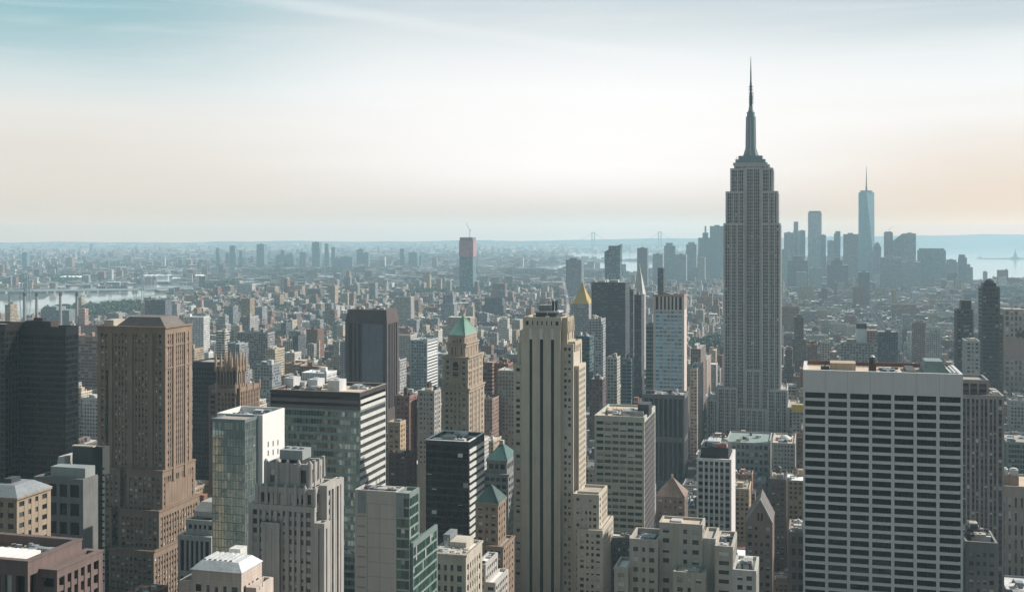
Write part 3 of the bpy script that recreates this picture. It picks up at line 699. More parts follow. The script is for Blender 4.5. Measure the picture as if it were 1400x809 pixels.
# -- black box tower with ribbon side
B = Bld('glass_tower', 'black box tower with a white ribbed sunlit side in front of the green pyramid tower', 582, 641, 654, 620, d=30, yb=740)
S = dict(wall=blackm, glass=G_BLACK, bw=3.0, pw=.15, fh=3.9, sh=1.2, rec=.2, so=-.04, top=2.5, edge=.4, blinds=.06, coping=whitep, roof=ROOFD)
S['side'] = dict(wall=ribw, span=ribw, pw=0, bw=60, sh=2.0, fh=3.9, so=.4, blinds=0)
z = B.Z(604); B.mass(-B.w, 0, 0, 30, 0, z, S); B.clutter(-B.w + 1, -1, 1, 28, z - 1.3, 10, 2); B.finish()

# -- green pyramid tower
B = Bld('pyramid_tower', 'tan stone tower crowned by a green copper pyramid roof', 604, 641, 662, 745, yb=600)
py = W_('sandy_limestone', (0.40, 0.325, 0.25), var=.2)
w, d = B.w, B.d
S = dict(wall=py, glass=G_OFF, bw=2.5, pw=1.3, fh=3.7, sh=1.8, rec=.5, maj=3, mw=1.9, mo=.25, top=2.5, edge=2.4, blinds=.35, cornice=[(0, .9), (1.8, .5)])
B.mass(-w, 0, 0, d, 0, B.Z(531), S, zf=B.Z(640)); 
B.mass(-w + .8, -.8, .8, d - .8, B.Z(532), B.Z(488), dict(S, mask=lambda i, n, j, m, f: i in (0, n - 1) or f != 'F', cornice=[(0, 1.1), (9, .4)], edge=2), zf=0)
u0, u1, v0, v1 = -w + 3.2, -3.2, 3, d - 3
B.mass(u0, u1, v0, v1, B.Z(489), B.Z(470), dict(S, bw=2.0, fh=7, sh=1.6), zf=0); B.mass(u0 + .8, u1 - .8, v0 + .8, v1 - .8, B.Z(471), B.Z(459), dict(S, bw=1.9, fh=5, sh=1.2, cornice=[(0, .5)], maj=0), zf=0)
pyramid(B, 'pyramid_roof', copper, u0 + .8, u1 - .8, v0 + .8, v1 - .8, B.Z(459), B.Z(431, d / 2))
b = MB(); b.bar(((u0 + u1) / 2, (v0 + v1) / 2, B.Z(432, d / 2)), ((u0 + u1) / 2, (v0 + v1) / 2, B.Z(427, d / 2)), .25); B.own('finial', b, copper)
c = -w / 2; b = MB(); b.box(c - 1.9, c + 1.9, .5, 1.0, B.Z(516), B.Z(500)); b.prism(c, .75, B.Z(500) - .02, B.Z(500), 1, 1, 4)
n = 8; pts = [(c + 1.9 * math.cos(math.pi * i / n), .5, B.Z(500) + 2.4 * math.sin(math.pi * i / n)) for i in range(n + 1)]; pts2 = [(p[0], 1.0, p[2]) for p in pts]
b.poly(pts + pts2, [tuple(range(n, -1, -1))]); o = B.own('arched_window', b, darkcore)
fr = MB()
for sx in (-2.7, 1.95): fr.box(c + sx, c + sx + .75, .25, .95, B.Z(517), B.Z(499))
for k in range(4): fr.box(c - 1.85, c + 1.85, .38, .49, B.Z(515 - k * 4) - .2, B.Z(515 - k * 4) + .2)
fr.build('window_frame', py, o)
for q in range(6): b = MB(); uu = -w + 1 + q * (w - 2) / 5; b.prism(uu, .2, B.Z(530) - .5, B.Z(523), .9, .1, 8); B.own('finial', b, py)
B.finish()

# -- brown masonry neighbours left of it
def plain(name, label, xl, xc, xr, yt, D, wm_, yb, S_=None, cl=5, tank=False, d=None, glass=None, cat='building', par=1.3, roof=None, **kw):
    B = Bld(name, label, xl, xc, xr, D, d=d, yb=yb, cat=cat)
    S = dict(wall=wm_, glass=glass or G_OFF, bw=2.8, pw=1.5, fh=3.6, sh=1.9, rec=.4, top=2.2, edge=1.6, blinds=.3)
    if S_: S.update(S_)
    z = B.Z(yt); B.mass(-B.w, 0, 0, B.d, 0, z, S, zf=(B.Z(yb) - 20) if yb else None, par=par, roof=roof)
    if cl: B.clutter(-B.w + 1, -1, 1, B.d - 1, z - par - .05, cl, 3.0)
    if tank: B.tank(-B.w * .5, B.d * .5, z - par)
    return B, z
salmon = W_('salmon_brick', (0.42, 0.25, 0.18))
B, z = plain('apartment_tower', 'reddish brick tower with sunlit orange edge left of the green pyramid tower', 540, 560, 570, 541, 900, W_('plum_red_brick', (0.28, 0.16, 0.14)), 640, tank=True); B.finish(60)
B, z = plain('apartment_tower', 'narrow orange brick shaft between the reddish and grey towers', 571, 577, 583, 541, 905, salmon, 650, cl=2, d=18); B.finish(40)
B, z = plain('office_building', 'grey building with one pale blank side touching the green pyramid tower', 571, 594, 603, 534, 860, greyst, 600, tank=True); B.finish()
B, z = plain('apartment_tower', 'small tan brick tower with two lit shafts behind the green glass block', 530, 547, 553, 577, 830, W_('tan_brick', (.45, .34, .22)), 660, cl=3); B.finish(60)
B, z = plain('office_building', 'dark brick building with a red trimmed roof below the reddish tower', 531, 556, 562, 620, 760, W_('maroon_brick', (.14, .08, .08)), 690, cl=6, roof=roof_mat('roof_red', (.35, .1, .1))); B.finish(60)
B, z = plain('office_tower', 'blue grey gridded tower with a striped white side left of the green pyramid', 561, 584, 599, 465, 1500, W_('blue_grey_panel', (.33, .40, .43)), 530, dict(bw=3.2, pw=.8, fh=4, sh=1.5, side=dict(pw=0, bw=60, sh=2.2, wall=whitep)), cl=6); B.finish(0)

# -- green copper roofed pair
B = Bld('office_building', 'grey banded building with a green copper pyramid roof beside the cream deco skyscraper', 660, 695, 701, 700, d=30, yb=740)
S = dict(wall=W_('blue_grey_stone', (.26, .27, .27)), glass=G_OFF, bw=3.2, pw=1.0, fh=4.2, sh=1.9, rec=.6, top=2.5, edge=1.4, blinds=.15, cornice=[(0, .8)])
z = B.Z(648); B.mass(-B.w, 0, 0, 30, 0, z, S); B.mass(-B.w + 2, -1.5, 2, 26, z - .5, B.Z(630), dict(S, cornice=[(0, .5)]), zf=0)
pyramid(B, 'pyramid_roof', W_('dark_copper', (.055, .13, .12), rough=.6), -B.w + 2, -1.5, 2, 26, B.Z(630), B.Z(606, 14), ridge=.9); b = MB(); b.box(-B.w / 2 - 1, -B.w / 2 + 1.4, 12.5, 15.5, B.Z(608, 14), B.Z(602, 14)); B.own('lantern', b, concr); B.finish()
B = Bld('office_building', 'brown brick building with a dark green hipped roof below the grey copper one', 650, 681, 686, 600, d=16)
S = dict(wall=W_('warm_brown_brick', (.30, .22, .16)), glass=G_OFF, bw=3.2, pw=1.9, fh=4.0, sh=2.2, rec=.5, top=1.5, edge=1.5, blinds=.5, cornice=[(0, .5)])
z = B.Z(688); B.mass(-B.w, 0, 0, 16, 0, z, S); pyramid(B, 'hipped_roof', W_('dark_green_copper', (.04, .085, .078), rough=.6), -B.w, 0, 0, 16, z + .01, B.Z(662, 8), ridge=.4)
B.mass(-B.w, 3.5, -3, 20, 0, B.Z(744), S); B.foot(-B.w, 5, -4, 20); B.finish()

# -- cream deco skyscraper with black stripes
B = Bld('deco_skyscraper', 'tall cream deco skyscraper with three black vertical stripes down its front', 702, 784, 798, 650, d=24, yb=809)
w = B.w; U = B.U
S = dict(wall=creamst, glass=G_BLACK, bw=2.5, pw=1.25, fh=3.55, sh=1.75, rec=.45, so=-.06, top=1.8, edge=1.6, blinds=.5, tints=[(1, 1, 1), (2, 1.9, 1.8), (3.0, 2.8, 2.6)], bk=(1, 1, 2))
ub0, ub1 = U(714.5), U(767.5); us = [(U(a), U(b)) for a, b in ((725.3, 729.2), (739.6, 744), (754.6, 758.8))]
zf = B.Z(809) - 12
B.mass(-w, ub0 - .02, 0, 24, 0, B.Z(500), S, faces='FL'); B.mass(ub0 - 3.6, ub0 - .04, 1.5, 23, B.Z(500) - 2, B.Z(471), dict(S, fh=9, sh=3, bw=3), faces='FL', zf=0)
B.mass(ub1 + .02, 0, 0, 24, 0, B.Z(470), S, faces='F'); 
b = B.part('wall', creamst)
B.box('core', darkcore, ub0 + .2, ub1 - .2, -1.8, 22, zf, B.Z(452))
edges = [ub0] + [x for p in us for x in p] + [ub1]
for i in range(0, 8, 2): b.box(edges[i], edges[i + 1], -2.6, -1.6, zf, B.Z(464))
b.box(ub0, ub0 + .5, -1.6, 22, 0, B.Z(464)); b.box(ub1 - .5, ub1, -1.6, 22, 0, B.Z(464)); b.box(ub0, ub1, -2.6, 22, 0, zf)
zc = B.Z(464); b.box(ub0, ub1, -2.6, 22, zc, B.Z(451))
st_ = MB()
for (a, c2) in us:
    for k in range(60):
        zz = zc - 2 - k * 3.55
        if zz > zf: st_.box(a, c2, -1.95, -1.803, zz, zz + 1.3)
B.own('spandrel_panel', st_, W_('black_spandrel', (.035, .03, .03)))
for (a, c2) in us: q = MB(); q.frustum((a - .3, c2 + .3, -3.0, -2.55, zc - .1), (a + .2, c2 - .2, -3.0, -2.55, zc + 3)); q.box(a - .2, c2 + .2, -2.9, -2.603, zc + 3, B.Z(449)); B.own('ornament', q, W_('pale_ornament', (.62, .6, .55)))
B.mass(ub0 + .7, ub1 + .3, -1.9, 20, B.Z(451), B.Z(434), dict(S, fh=8, sh=4, bw=2.6, pw=1.9, blinds=0), zf=0)
cr_ = W_('crown_tan', (.50, .43, .33)); B.mass(ub1 + .3 + .03, U(771) + 2, 0, 18, B.Z(471), B.Z(434, 2), dict(S, wall=cr_, bw=3.5, pw=2.6, fh=12, sh=2, maj=0), faces='FR', zf=0)
B.mass(U(771) + 2.03, U(784) + .6, 2, 20, B.Z(480), B.Z(467, 2), dict(S, wall=cr_, fh=10), faces='FR', zf=0)
B.mass(.03, 2.4, 4, 24, 0, B.Z(500, 4), S, faces='FR'); B.foot(0, 3, 0, 24)
for q in range(5): b2 = MB(); vv = 1 + q * 4; b2.prism(U(771) + 2, vv, B.Z(455), B.Z(432), .7, .2, 6); B.own('crown_pier', b2, cr_)
b2 = MB(); b2.box(U(731), U(761), 3, 14, B.Z(434) - 1.5, B.Z(428, 3)); B.own('penthouse', b2, METAL_D)
b2 = MB(); b2.box(U(729), U(763), 2.6, 14.4, B.Z(428, 3), B.Z(426, 3)); B.own('penthouse_slab', b2, METAL_L)
b2 = MB(); b2.box(U(734), U(752), 5, 12, B.Z(426, 3), B.Z(418, 3)); B.own('mechanical_box', b2, METAL_G)
for x in (753, 757.5): b2 = MB(); b2.prism(U(x), 6, B.Z(426, 3), B.Z(412, 3), .8, .8, 10); B.own('stack', b2, METAL_D)
for x in (733, 740, 748, 760): b2 = MB(); b2.bar((U(x), 4, B.Z(430)), (U(x), 4, B.Z(411)), .1); B.own('antenna', b2, METAL_D)
B.clutter(ub0 + 1, ub1 - 1, -1, 3, B.Z(434) - 1.3, 7, 2.4)
# lower right wing
B.mass(U(788), U(819, -8), -8, -.1, 0, B.Z(674, -8), S, faces='FRL'); B.mass(2.45, U(819, -8), -.05, 18, 0, B.Z(670), S, faces='R')
B.mass(U(789, -12), U(824, -12), -12, -8.1, 0, B.Z(722, -12), S); u2 = U(824, -12); B.mass(U(819, -8) + .05, u2, -8.05, 22, 0, B.Z(719, -8), S, faces='R'); B.foot(-10, u2, -12, 22)
b2 = MB(); b2.bar((4, 2, B.Z(670)), (4, 2, B.Z(660)), .15); B.own('flagpole', b2, METAL_D)
B.finish()

# -- ribbon window block right of it
B = Bld('office_block', 'pale ribbon windowed block with a dark brick side and black rooftop box', 812.5, 881, 907, 720, d=50, yb=730)
S = dict(wall=W_('sage_concrete', (0.44, 0.45, 0.40), var=.12), glass=G_TEAL, bw=4.6, pw=.7, fh=4.0, sh=2.0, rec=.6, po=-.05, top=3.6, edge=1.4, blinds=.3, roof=ROOFT, tints=[(.4, .4, .4), (.7, .7, .7), (1.2, 1.2, 1.1)])
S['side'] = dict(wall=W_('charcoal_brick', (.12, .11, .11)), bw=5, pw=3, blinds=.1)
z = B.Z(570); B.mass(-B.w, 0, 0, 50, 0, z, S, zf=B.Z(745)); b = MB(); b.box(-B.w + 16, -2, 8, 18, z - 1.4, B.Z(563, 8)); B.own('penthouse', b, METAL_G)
b = MB(); b.box(U(0) * 0 - 6, 1.0, 12, 26, z - 1.4, B.Z(553, 12)); B.own('mechanical_box', b, METAL_D); B.clutter(-B.w + 3, -8, 2, 30, z - 1.3, 12, 3); B.finish()
B, z = plain('office_building', 'low dark stone building under the pale ribbon windowed block', 826, 880, 886, 737, 655, W_('sooty_stone', (.13, .13, .13)), 800, dict(blinds=.4, bk=(1, 1, 2, 4)), cl=3, d=14); B.finish(80)

# -- pale shaft with blue glass, dark building in front
B = Bld('office_tower', 'slender pale tower with blue glass columns and brown louvre crown', 893, 935.5, 943.5, 1180, d=24, yb=560)
z = B.Z(403); w = B.w
S = dict(wall=W_('pale_pink_stone', (.62, .55, .50), var=.08), span=W_('pale_blue_panel', (.62, .70, .73)), glass=G_BLUE, bw=3.6, pw=.5, fh=4, sh=1.4, rec=.5, so=-.3, po=-.1, maj=2, mw=.9, mo=.05, top=1, edge=2.5, blinds=.05, tints=[(2.2, 2.2, 2.2), (3, 3, 3), (1.4, 1.4, 1.4)], side=dict(blank='R'))
B.mass(-w, 0, 0, 24, 0, B.Z(424) - .05, S, zf=B.Z(680), par=.3)
B.mass(-w, 0, 0, 24, B.Z(424), z, dict(wall=S['wall'], glass=G_BLACK, bw=3.8, pw=1.9, fh=16, sh=.3, rec=1, top=2, edge=2.5, blinds=0, band=W_('louvre_brown', (.36, .27, .24))), zf=0)
B.mass(-w - 8, -w - .04, 3, 20, 0, B.Z(444), dict(wall=greenmet, glass=G_TEAL, bw=2, pw=.2, fh=4, sh=1.4, rec=.2, top=3, edge=.4, blinds=.02), zf=B.Z(560))
b = MB(); b.bar((-w * .45, 8, z), (-w * .45, 8, B.Z(388)), .9); B.own('stack', b, METAL_L); B.clutter(-w + 2, -2, 2, 20, z - 1.3, 9, 3); B.finish(0)
B = Bld('office_building', 'dark bronze building with tall arched bays in front of the slender pale tower', 878, 936, 938, 1090, d=30, yb=655)
S = dict(wall=W_('grey_bronze', (.15, .145, .15)), glass=G_BLACK, bw=4.4, pw=1.3, fh=34, sh=4, rec=.8, top=4, edge=2, blinds=0); B.mass(-B.w, 0, 0, 30, 0, B.Z(540), S, zf=B.Z(665)); B.clutter(-B.w + 1, -1, 1, 28, B.Z(540) - 1.3, 10, 4); B.finish(0)

# -- brown pyramid roofed building
B = Bld('office_building', 'brown brick building with a steep tiled pyramid roof and one orange lit edge', 897, 936, 943, 770, d=34, yb=720)
S = dict(wall=W_('umber_brick', (.26, .2, .17)), glass=G_OFF, bw=3.0, pw=1.8, fh=4, sh=2.2, rec=.4, top=2, edge=1.6, blinds=.55, bk=(1, 1, 2, 4))
z = B.Z(680); B.mass(-B.w, 0, 0, 20, 0, z, S); pyramid(B, 'pyramid_roof', tile_r, -B.w, 0, 0, 20, z + .01, B.Z(653, 10), ridge=.6); b = MB(); b.box(-B.w / 2 - .6, -B.w / 2 + .6, 9.2, 10.4, B.Z(655, 10), B.Z(649, 10)); B.own('chimney', b, concr); B.finish()

# -- cream cluster bottom centre-right
ccl = W_('putty_brick', (0.42, 0.385, 0.335), var=.12)
S = dict(wall=ccl, glass=G_OFF, bw=3.4, pw=2.0, fh=4.0, sh=2.2, rec=.4, top=2.4, edge=1.6, blinds=.5, bk=(1, 1, 2))
B = Bld('apartment_block', 'putty coloured brick complex of stepped blocks with one tall blank wall at bottom centre right', 863, 960.5, 961.5, 480, d=22)
U = B.U; B.mass(U(901), 0, 0, 12, 0, B.Z(717), dict(S, mask=lambda i, n, j, m, f: i in (0, 2, 4) or (i == n - 1)), par=1.0, roof=ROOFT)
B.mass(U(862), U(901) - .03, -3, 16, 0, B.Z(742, -3), S, par=2.5, roof=ROOFD); B.mass(U(843), U(862) - .03, -6, 10, 0, B.Z(783, -6), S, roof=ROOFW)
B.mass(.03, U(978), 1, 20, 0, B.Z(735, 1), dict(S, blank='F')); B.mass(U(978) + .03, U(1002, -3), -3, 22, 0, B.Z(744, -3), S)
B.mass(U(924), U(967), -9, -.1, 0, B.Z(783, -9), S, roof=ROOFW); 
B.clutter(U(866), U(900), -1, 14, B.Z(742, -3) - 2.5, 8, 2); B.clutter(U(926), U(965), -8, -1, B.Z(783, -9) - 1.3, 10, 1.6); B.clutter(U(980), U(1000), 0, 18, B.Z(744, -3) - 1.3, 6, 2)
b = MB(); b.box(U(915), U(930), 5, 10, B.Z(717) - 1.02, B.Z(714, 5)); B.own('bulkhead', b, concr)
B.foot(U(843), U(1004), -10, 22); B.finish()
B, z = plain('office_building', 'low white roofed building at the bottom edge below the putty brick complex', 1002, 1034, 1040, 780, 430, concr, None, cl=7, d=20, roof=ROOFW); B.finish(40)

# -- white pier tower
B = Bld('office_tower', 'white pier fronted tower with a jumble of rooftop plant above the gabled building', 952.5, 1000, 1005, 640, d=32, yb=735)
S = dict(wall=W_('off_white_pier', (.66, .64, .62), var=.08), span=W_('grey_spandrel', (.42, .41, .40)), glass=G_OFF, bw=2.9, pw=1.0, fh=3.9, sh=1.7, rec=.9, po=.0, so=-.5, top=1.6, edge=1.0, blinds=.3, side=dict(blank='R'))
z = B.Z(628); B.mass(-B.w, 0, 0, 32, 0, z, S, roof=ROOFD, par=.6); B.panes = [(f, p, w_, h_, (0 if p[2] > z - 16 else k), t, g) for f, p, w_, h_, k, t, g in B.panes]
b = MB(); b.box(-B.w + 2, -2, 4, 26, z - .7, B.Z(612, 6)); B.own('penthouse', b, METAL_D); b = MB(); b.box(-B.w + 5, -7, 8, 20, B.Z(612, 6), B.Z(604, 8)); B.own('mechanical_box', b, METAL_L)
B.clutter(-B.w + 2, -2, 4, 24, B.Z(612, 6), 14, 2.6); b = MB(); b.box(-8, -3, 5, 8, B.Z(612, 6), B.Z(607, 6)); B.own('mechanical_box', b, W_('red_oxide', (.45, .16, .12)))
for q in range(4): b = MB(); b.bar((-B.w + 4 + 3 * q, 10, B.Z(604, 8)), (-B.w + 4 + 3 * q, 10, B.Z(596, 8)), .12); B.own('antenna', b, METAL_L)
B.finish()
# -- gabled brown building
B = Bld('gabled_building', 'brown brick building with a steep front gable and pale coping', 1019, 1056, 1061, 600, d=26, yb=809)
gb = W_('rosy_brown_brick', (.32, .25, .215)); S = dict(wall=gb, glass=G_OFF, bw=3.1, pw=1.8, fh=4, sh=2.2, rec=.4, top=1.2, edge=1.4, blinds=.5, bk=(1, 1, 2, 4))
z = B.Z(715); w = B.w; B.mass(-w, 0, 0, 26, 0, z, S); zr = B.Z(684)
b = MB(); b.poly([(-w, .3, z), (0, .3, z), (-w * .45, .3, zr), (-w, 25.7, z), (0, 25.7, z), (-w * .45, 25.7, zr)], [(0, 1, 2), (5, 4, 3)]); o = B.own('gable', b, gb)
b = MB(); b.poly([(-w - .4, .1, z - .3), (0.4, .1, z - .3), (-w * .45, .1, zr + .3), (-w - .4, 26, z - .3), (0.4, 26, z - .3), (-w * .45, 26, zr + .3)], [(0, 2, 5, 3), (2, 1, 4, 5)]); B.own('gable_roof', b, W_('slate_dark', (.14, .13, .125)))
b = MB(); b.bar((0.3, -.1, z - .3), (-w * .45, -.1, zr + .4), .45); b.bar((-w * .45, -.1, zr + .4), (-w - .3, -.1, z - .3), .45); B.own('gable_coping', b, concr)
b = MB(); [b.box(-w * .45 + q, -w * .45 + q + .9, .1, .32, z + 1, z + 5) for q in (-1.4, .4)]; B.own('gable_window', b, darkcore); B.finish()
B, z = plain('office_building', 'tall dark narrow building between the gabled building and the brown arched one', 1052, 1075, 1079, 655, 760, W_('dark_umber', (.13, .105, .095)), 780, cl=4, tank=True, d=30); B.finish(60)
B, z = plain('apartment_building', 'brown building with tall arched upper windows hard against the white grid slab', 1078, 1102, 1103, 728, 565, W_('mauve_brick', (.27, .21, .19)), 809, dict(fh=6, sh=2.6, bw=3.4, blinds=.2), cl=6, d=26); B.finish(60)
B, z = plain('library_block', 'low stone block with a flat green copper roof at the foot of the tallest skyscraper', 992, 1052, 1057, 606, 1060, greyst, 640, dict(fh=7, sh=3, bw=4), cl=0, d=60, roof=roof_mat('copper_flat', (.24, .30, .28), .2)); B.clutter(-B.w + 5, -5, 5, 50, z - 1.3, 6, 3); B.finish(0)
B, z = plain('office_building', 'cream topped block with a small white dome right of the green roofed block', 1056, 1087, 1089, 606, 990, concr, 640, cl=8, d=50, roof=ROOFT); b = MB()
for k in range(4): r0 = 5 * math.cos(k * .39); r1 = 5 * math.cos((k + 1) * .39); b.prism(-B.w * .45, 20, z - 1.3 + 5 * math.sin(k * .39) , z - 1.3 + 5 * math.sin((k + 1) * .39), r0, max(r1, .05), 14)
B.own('dome', b, whitep); B.finish(0)

# -- white grid slab (right foreground)
B = Bld('office_slab', 'huge slab with white travertine grid front and black ribbon windows at the right', 1098, 1316.5, 1317, 520, d=38, yb=809)
w = B.w; zt = B.Z(511.5)
S = dict(wall=travert, glass=G_BLACK, bw=w / 7.0, pw=1.45, fh=4.02, sh=1.35, rec=1.1, po=0.0, so=-.25, top=10.4, edge=.9, blinds=0, tints=[(.6, .6, .6), (1, 1, 1), (.8, .8, .8)], core=darkcore)
B.mass(-w, 0, 0, 38, 0, zt, S, par=1.5, roof=ROOFT, faces='FL')
st2 = MB()
for i in range(7): a = -w + i * w / 7 + .9; st2.box(a, a + w / 7 - 1.8, -.004, .05, zt - 10.4 - .02, zt - 9.9)
B.own('louvre_slot', st2, blackm)
jn = MB()
for i in range(1, 7): jn.box(-w + i * w / 7 - .06, -w + i * w / 7 + .06, -.035, 0, zt - 9.8, zt - .1)
B.own('panel_joints', jn, METAL_G)
mul = MB()
m_ = round((zt - 10.4 - (B.Z(809) - 12)) / 4.02)
for i in range(7):
    a = -w + i * w / 7 + .8; bw_ = w / 7 - 1.6
    for k in range(1, 6): mul.box(a + bw_ * k / 6 - .07, a + bw_ * k / 6 + .07, .85, 1.06, B.Z(809) - 12, zt - 10.5)
B.own('mullion', mul, blackm)
U = B.U; zr = zt - 1.5
b = MB(); b.box(U(1135, 12), U(1170, 12), 12, 24, zr - .02, zt + 2.2); B.own('penthouse', b, W_('tan_screen', (.42, .34, .25)))
b = MB(); b.box(U(1188, 10), U(1198, 10), 10, 15, zr - .02, zt + 2.6); b.prism(U(1193, 10), 12, zt + 2.6, zt + 5.5, 1.6, 1.2, 10); B.own('cooling_tower', b, darkb)
b = MB(); b.prism(U(1193, 10), 12, zt + 5.5, zt + 6.4, 1.3, .5, 10); B.own('vent_cap', b, whitep)
b = MB(); b.frustum((U(1262, 8), U(1298, 8), 8, 30, zr), (U(1266, 8), U(1290, 8), 12, 27, zt + 4.2)); B.own('mechanical_hood', b, greenmet)
b = MB(); b.box(U(1240, 6), U(1253, 6), 6, 30, zr - .02, zr + 1.6); B.own('roof_well', b, METAL_D)
for x in (1298, 1304, 1309): b = MB(); b.box(U(x, 6), U(x, 6) + .8, 4, 33, zr - .02, zt + .3); B.own('rail', b, METAL_L)
for k in range(12): b = MB(); uu = -w + 10 + k * 2.0; b.bar((uu, 30, zr), (uu, 30, zt + B.rng.uniform(1, 4)), .12); (B.own('antenna', b, METAL_D))
b = MB(); b.box(U(1100) + 1.2, U(1310), 33.2, 34.2, zt - 1.0, zt + .8); B.own('parapet_wall', b, W_('red_brown_parapet', (.18, .1, .08)))
b = MB(); b.bar((U(1125, 14), 14, zr), (U(1131, 14), 14, zt + 3), .35); b.bar((U(1131, 14), 14, zt + 3), (U(1118, 14), 16, zt + 1), .3); b.box(U(1128, 14) - 2, U(1128, 14) + 2, 13, 16, zr, zr + 1.7); B.own('window_cleaning_crane', b, METAL_D)
B.clutter(U(1200), U(1240), 4, 28, zr, 6, 1.0); B.clutter(U(1275), U(1312), 4, 30, zr, 5, 1.6); B.finish()

# -- right hand group
B = Bld('office_tower', 'brownish stone tower with closely spaced vertical piers right of the white grid slab', 1300, 1373, 1374, 640, d=32, yb=705)
S = dict(wall=W_('mauve_grey_stone', (.30, .27, .26)), span=W_('dark_plum_spandrel', (.13, .11, .11)), glass=G_OFF, bw=2.4, pw=.8, fh=3.7, sh=1.5, rec=.6, so=-.35, maj=2, mw=1.2, mo=.1, top=1.5, edge=1.2, blinds=.25)
U = B.U; B.mass(-B.w, 0, 0, 32, 0, B.Z(541), S); B.mass(U(1312), U(1353), 3, 28, B.Z(542), B.Z(520, 3), dict(S, fh=3.4, bw=5, maj=0, pw=1.0, sh=1.8), zf=0); B.clutter(U(1354), -1, 2, 28, B.Z(541) - 1.3, 10, 2.6, [METAL_L, CREAMW]); B.finish()
B = Bld('office_building', 'tan stone building with paired fans on a rooftop box at the right edge', 1355, 1440, 1442, 700, d=40, yb=760)
S = dict(wall=W_('tan_grey_stone', (.36, .32, .28)), glass=G_OFF, bw=3.6, pw=2.2, fh=9, sh=2.6, rec=.5, top=7, edge=2, blinds=.2); U = B.U
z = B.Z(667); B.mass(-B.w, 0, 0, 40, 0, z, S, roof=ROOFT); b = MB(); b.box(U(1367), U(1396), 8, 20, z - 1.4, B.Z(653, 8)); B.own('bulkhead', b, brownb)
for x in (1371, 1385):
    b = MB(); b.box(U(x), U(x) + 4.5, 9, 14, B.Z(653, 8), B.Z(645, 8)); b.prism(U(x) + 2.2, 11.5, B.Z(645, 8), B.Z(645, 8) + .8, 1.9, 1.9, 14); B.own('cooling_fan', b, METAL_L)
B.clutter(U(1356), U(1368), 3, 20, z - 1.3, 6, 2.0, [METAL_L]); B.finish()
B = Bld('office_building', 'small grey stone building with arcaded top floor and cluttered roof at bottom right', 1320, 1364, 1366, 545, d=24)
S = dict(wall=W_('dim_grey_stone', (.25, .24, .225)), glass=G_OFF, bw=3, pw=1.6, fh=4.6, sh=2.4, rec=.5, top=5, edge=1.6, blinds=.45, bk=(1, 1, 2, 4)); z = B.Z(742); B.mass(-B.w, 0, 0, 24, 0, z, S, roof=ROOFD)
b = MB(); b.box(-B.w + 2, -6, 10, 20, z - 1.4, B.Z(725, 10)); B.own('penthouse', b, METAL_D); B.clutter(-B.w + 1, -1, 3, 22, z - 1.3, 12, 4.0); B.clutter(-B.w + 2, -6, 10, 20, B.Z(725, 10), 6, 3); B.finish()
B, z = plain('glass_block', 'teal glass block with white rooftop tanks behind the tan building at the right edge', 1376, 1440, 1442, 606, 900, greenmet, 665, dict(bw=2, pw=.3, fh=4, sh=1.4, rec=.2, blinds=.05), glass=G_TEAL, cl=12, d=50); B.finish(0)
B, z = plain('office_tower', 'dark slate tower with a dome shaped crown at the right edge', 1342, 1367, 1369, 392, 1150, W_('slate_blue_panel', (.07, .09, .10), rough=.4), 515, dict(bw=3, pw=.5, fh=4, sh=1.6, so=.02, blinds=.08), glass=G_TEAL, cl=0, d=24)
b = MB(); b.box(-B.w + 2, -3, 3, 20, z - 1.4, B.Z(387)); B.own('penthouse', b, METAL_D); b = MB(); b.prism(-B.w * .45, 10, B.Z(387), B.Z(384), 6, 5, 12); b.prism(-B.w * .45, 10, B.Z(384), B.Z(381), 5, 1, 12); B.own('dome', b, METAL_D); B.finish(0)
B, z = plain('apartment_tower', 'narrow brown tower clinging to the right of the domed slate tower', 1364, 1372, 1374, 430, 1190, W_('brown_grey', (.22, .17, .14)), 520, cl=2, d=24); B.finish(0)
B, z = plain('office_tower', 'dark grey twin topped tower left of the domed slate tower', 1308, 1331, 1332, 423, 1300, W_('charcoal_panel', (.085, .09, .10), rough=.5), 515, dict(bw=3, pw=.6, fh=4, sh=1.6), cl=0, d=26)
b = MB(); b.box(-B.w + 5, -2, 3, 20, z - 1.4, B.Z(411)); B.own('penthouse', b, METAL_D); B.finish(0)
B, z = plain('office_tower', 'pale grey tower with a cluttered white top between the two dark towers at the right', 1320, 1340, 1341, 466, 1050, W_('pale_grey_brick', (.42, .43, .44)), 520, cl=9, d=26); B.finish(0)
B, z = plain('department_store', 'broad tan brick department store with a painted name on its wall at the right edge', 1373, 1470, 1472, 424, 1420, W_('store_brick', (.42, .36, .31)), 525, dict(fh=7, bw=5, pw=2.6, blinds=.7), cl=14, d=60)
b = MB(); b.box(B.U(1373), B.U(1440), -.8, -.06, B.Z(492), B.Z(464)); B.own('painted_wall', b, W_('store_tan', (.40, .29, .25)))
def lettering(B, txt, u, v, z, size, mat):
    cu = bpy.data.curves.new('lettering', 'FONT'); cu.body = txt; cu.size = size; cu.extrude = .1; cu.offset = size * .02; cu.materials.append(mat)
    o = bpy.data.objects.new('lettering', cu); me_ = bpy.data.meshes.new_from_object(o); bpy.data.objects.remove(o); o = bpy.data.objects.new('lettering', me_); col.objects.link(o); o.parent = B.root; o.location = (u, v, z); o.rotation_euler = (math.pi / 2, 0, 0)
lettering(B, "Macy's", B.U(1389), -.25, B.Z(463.5), 13, W_('sign_maroon', (.08, .03, .03))); B.finish(0)

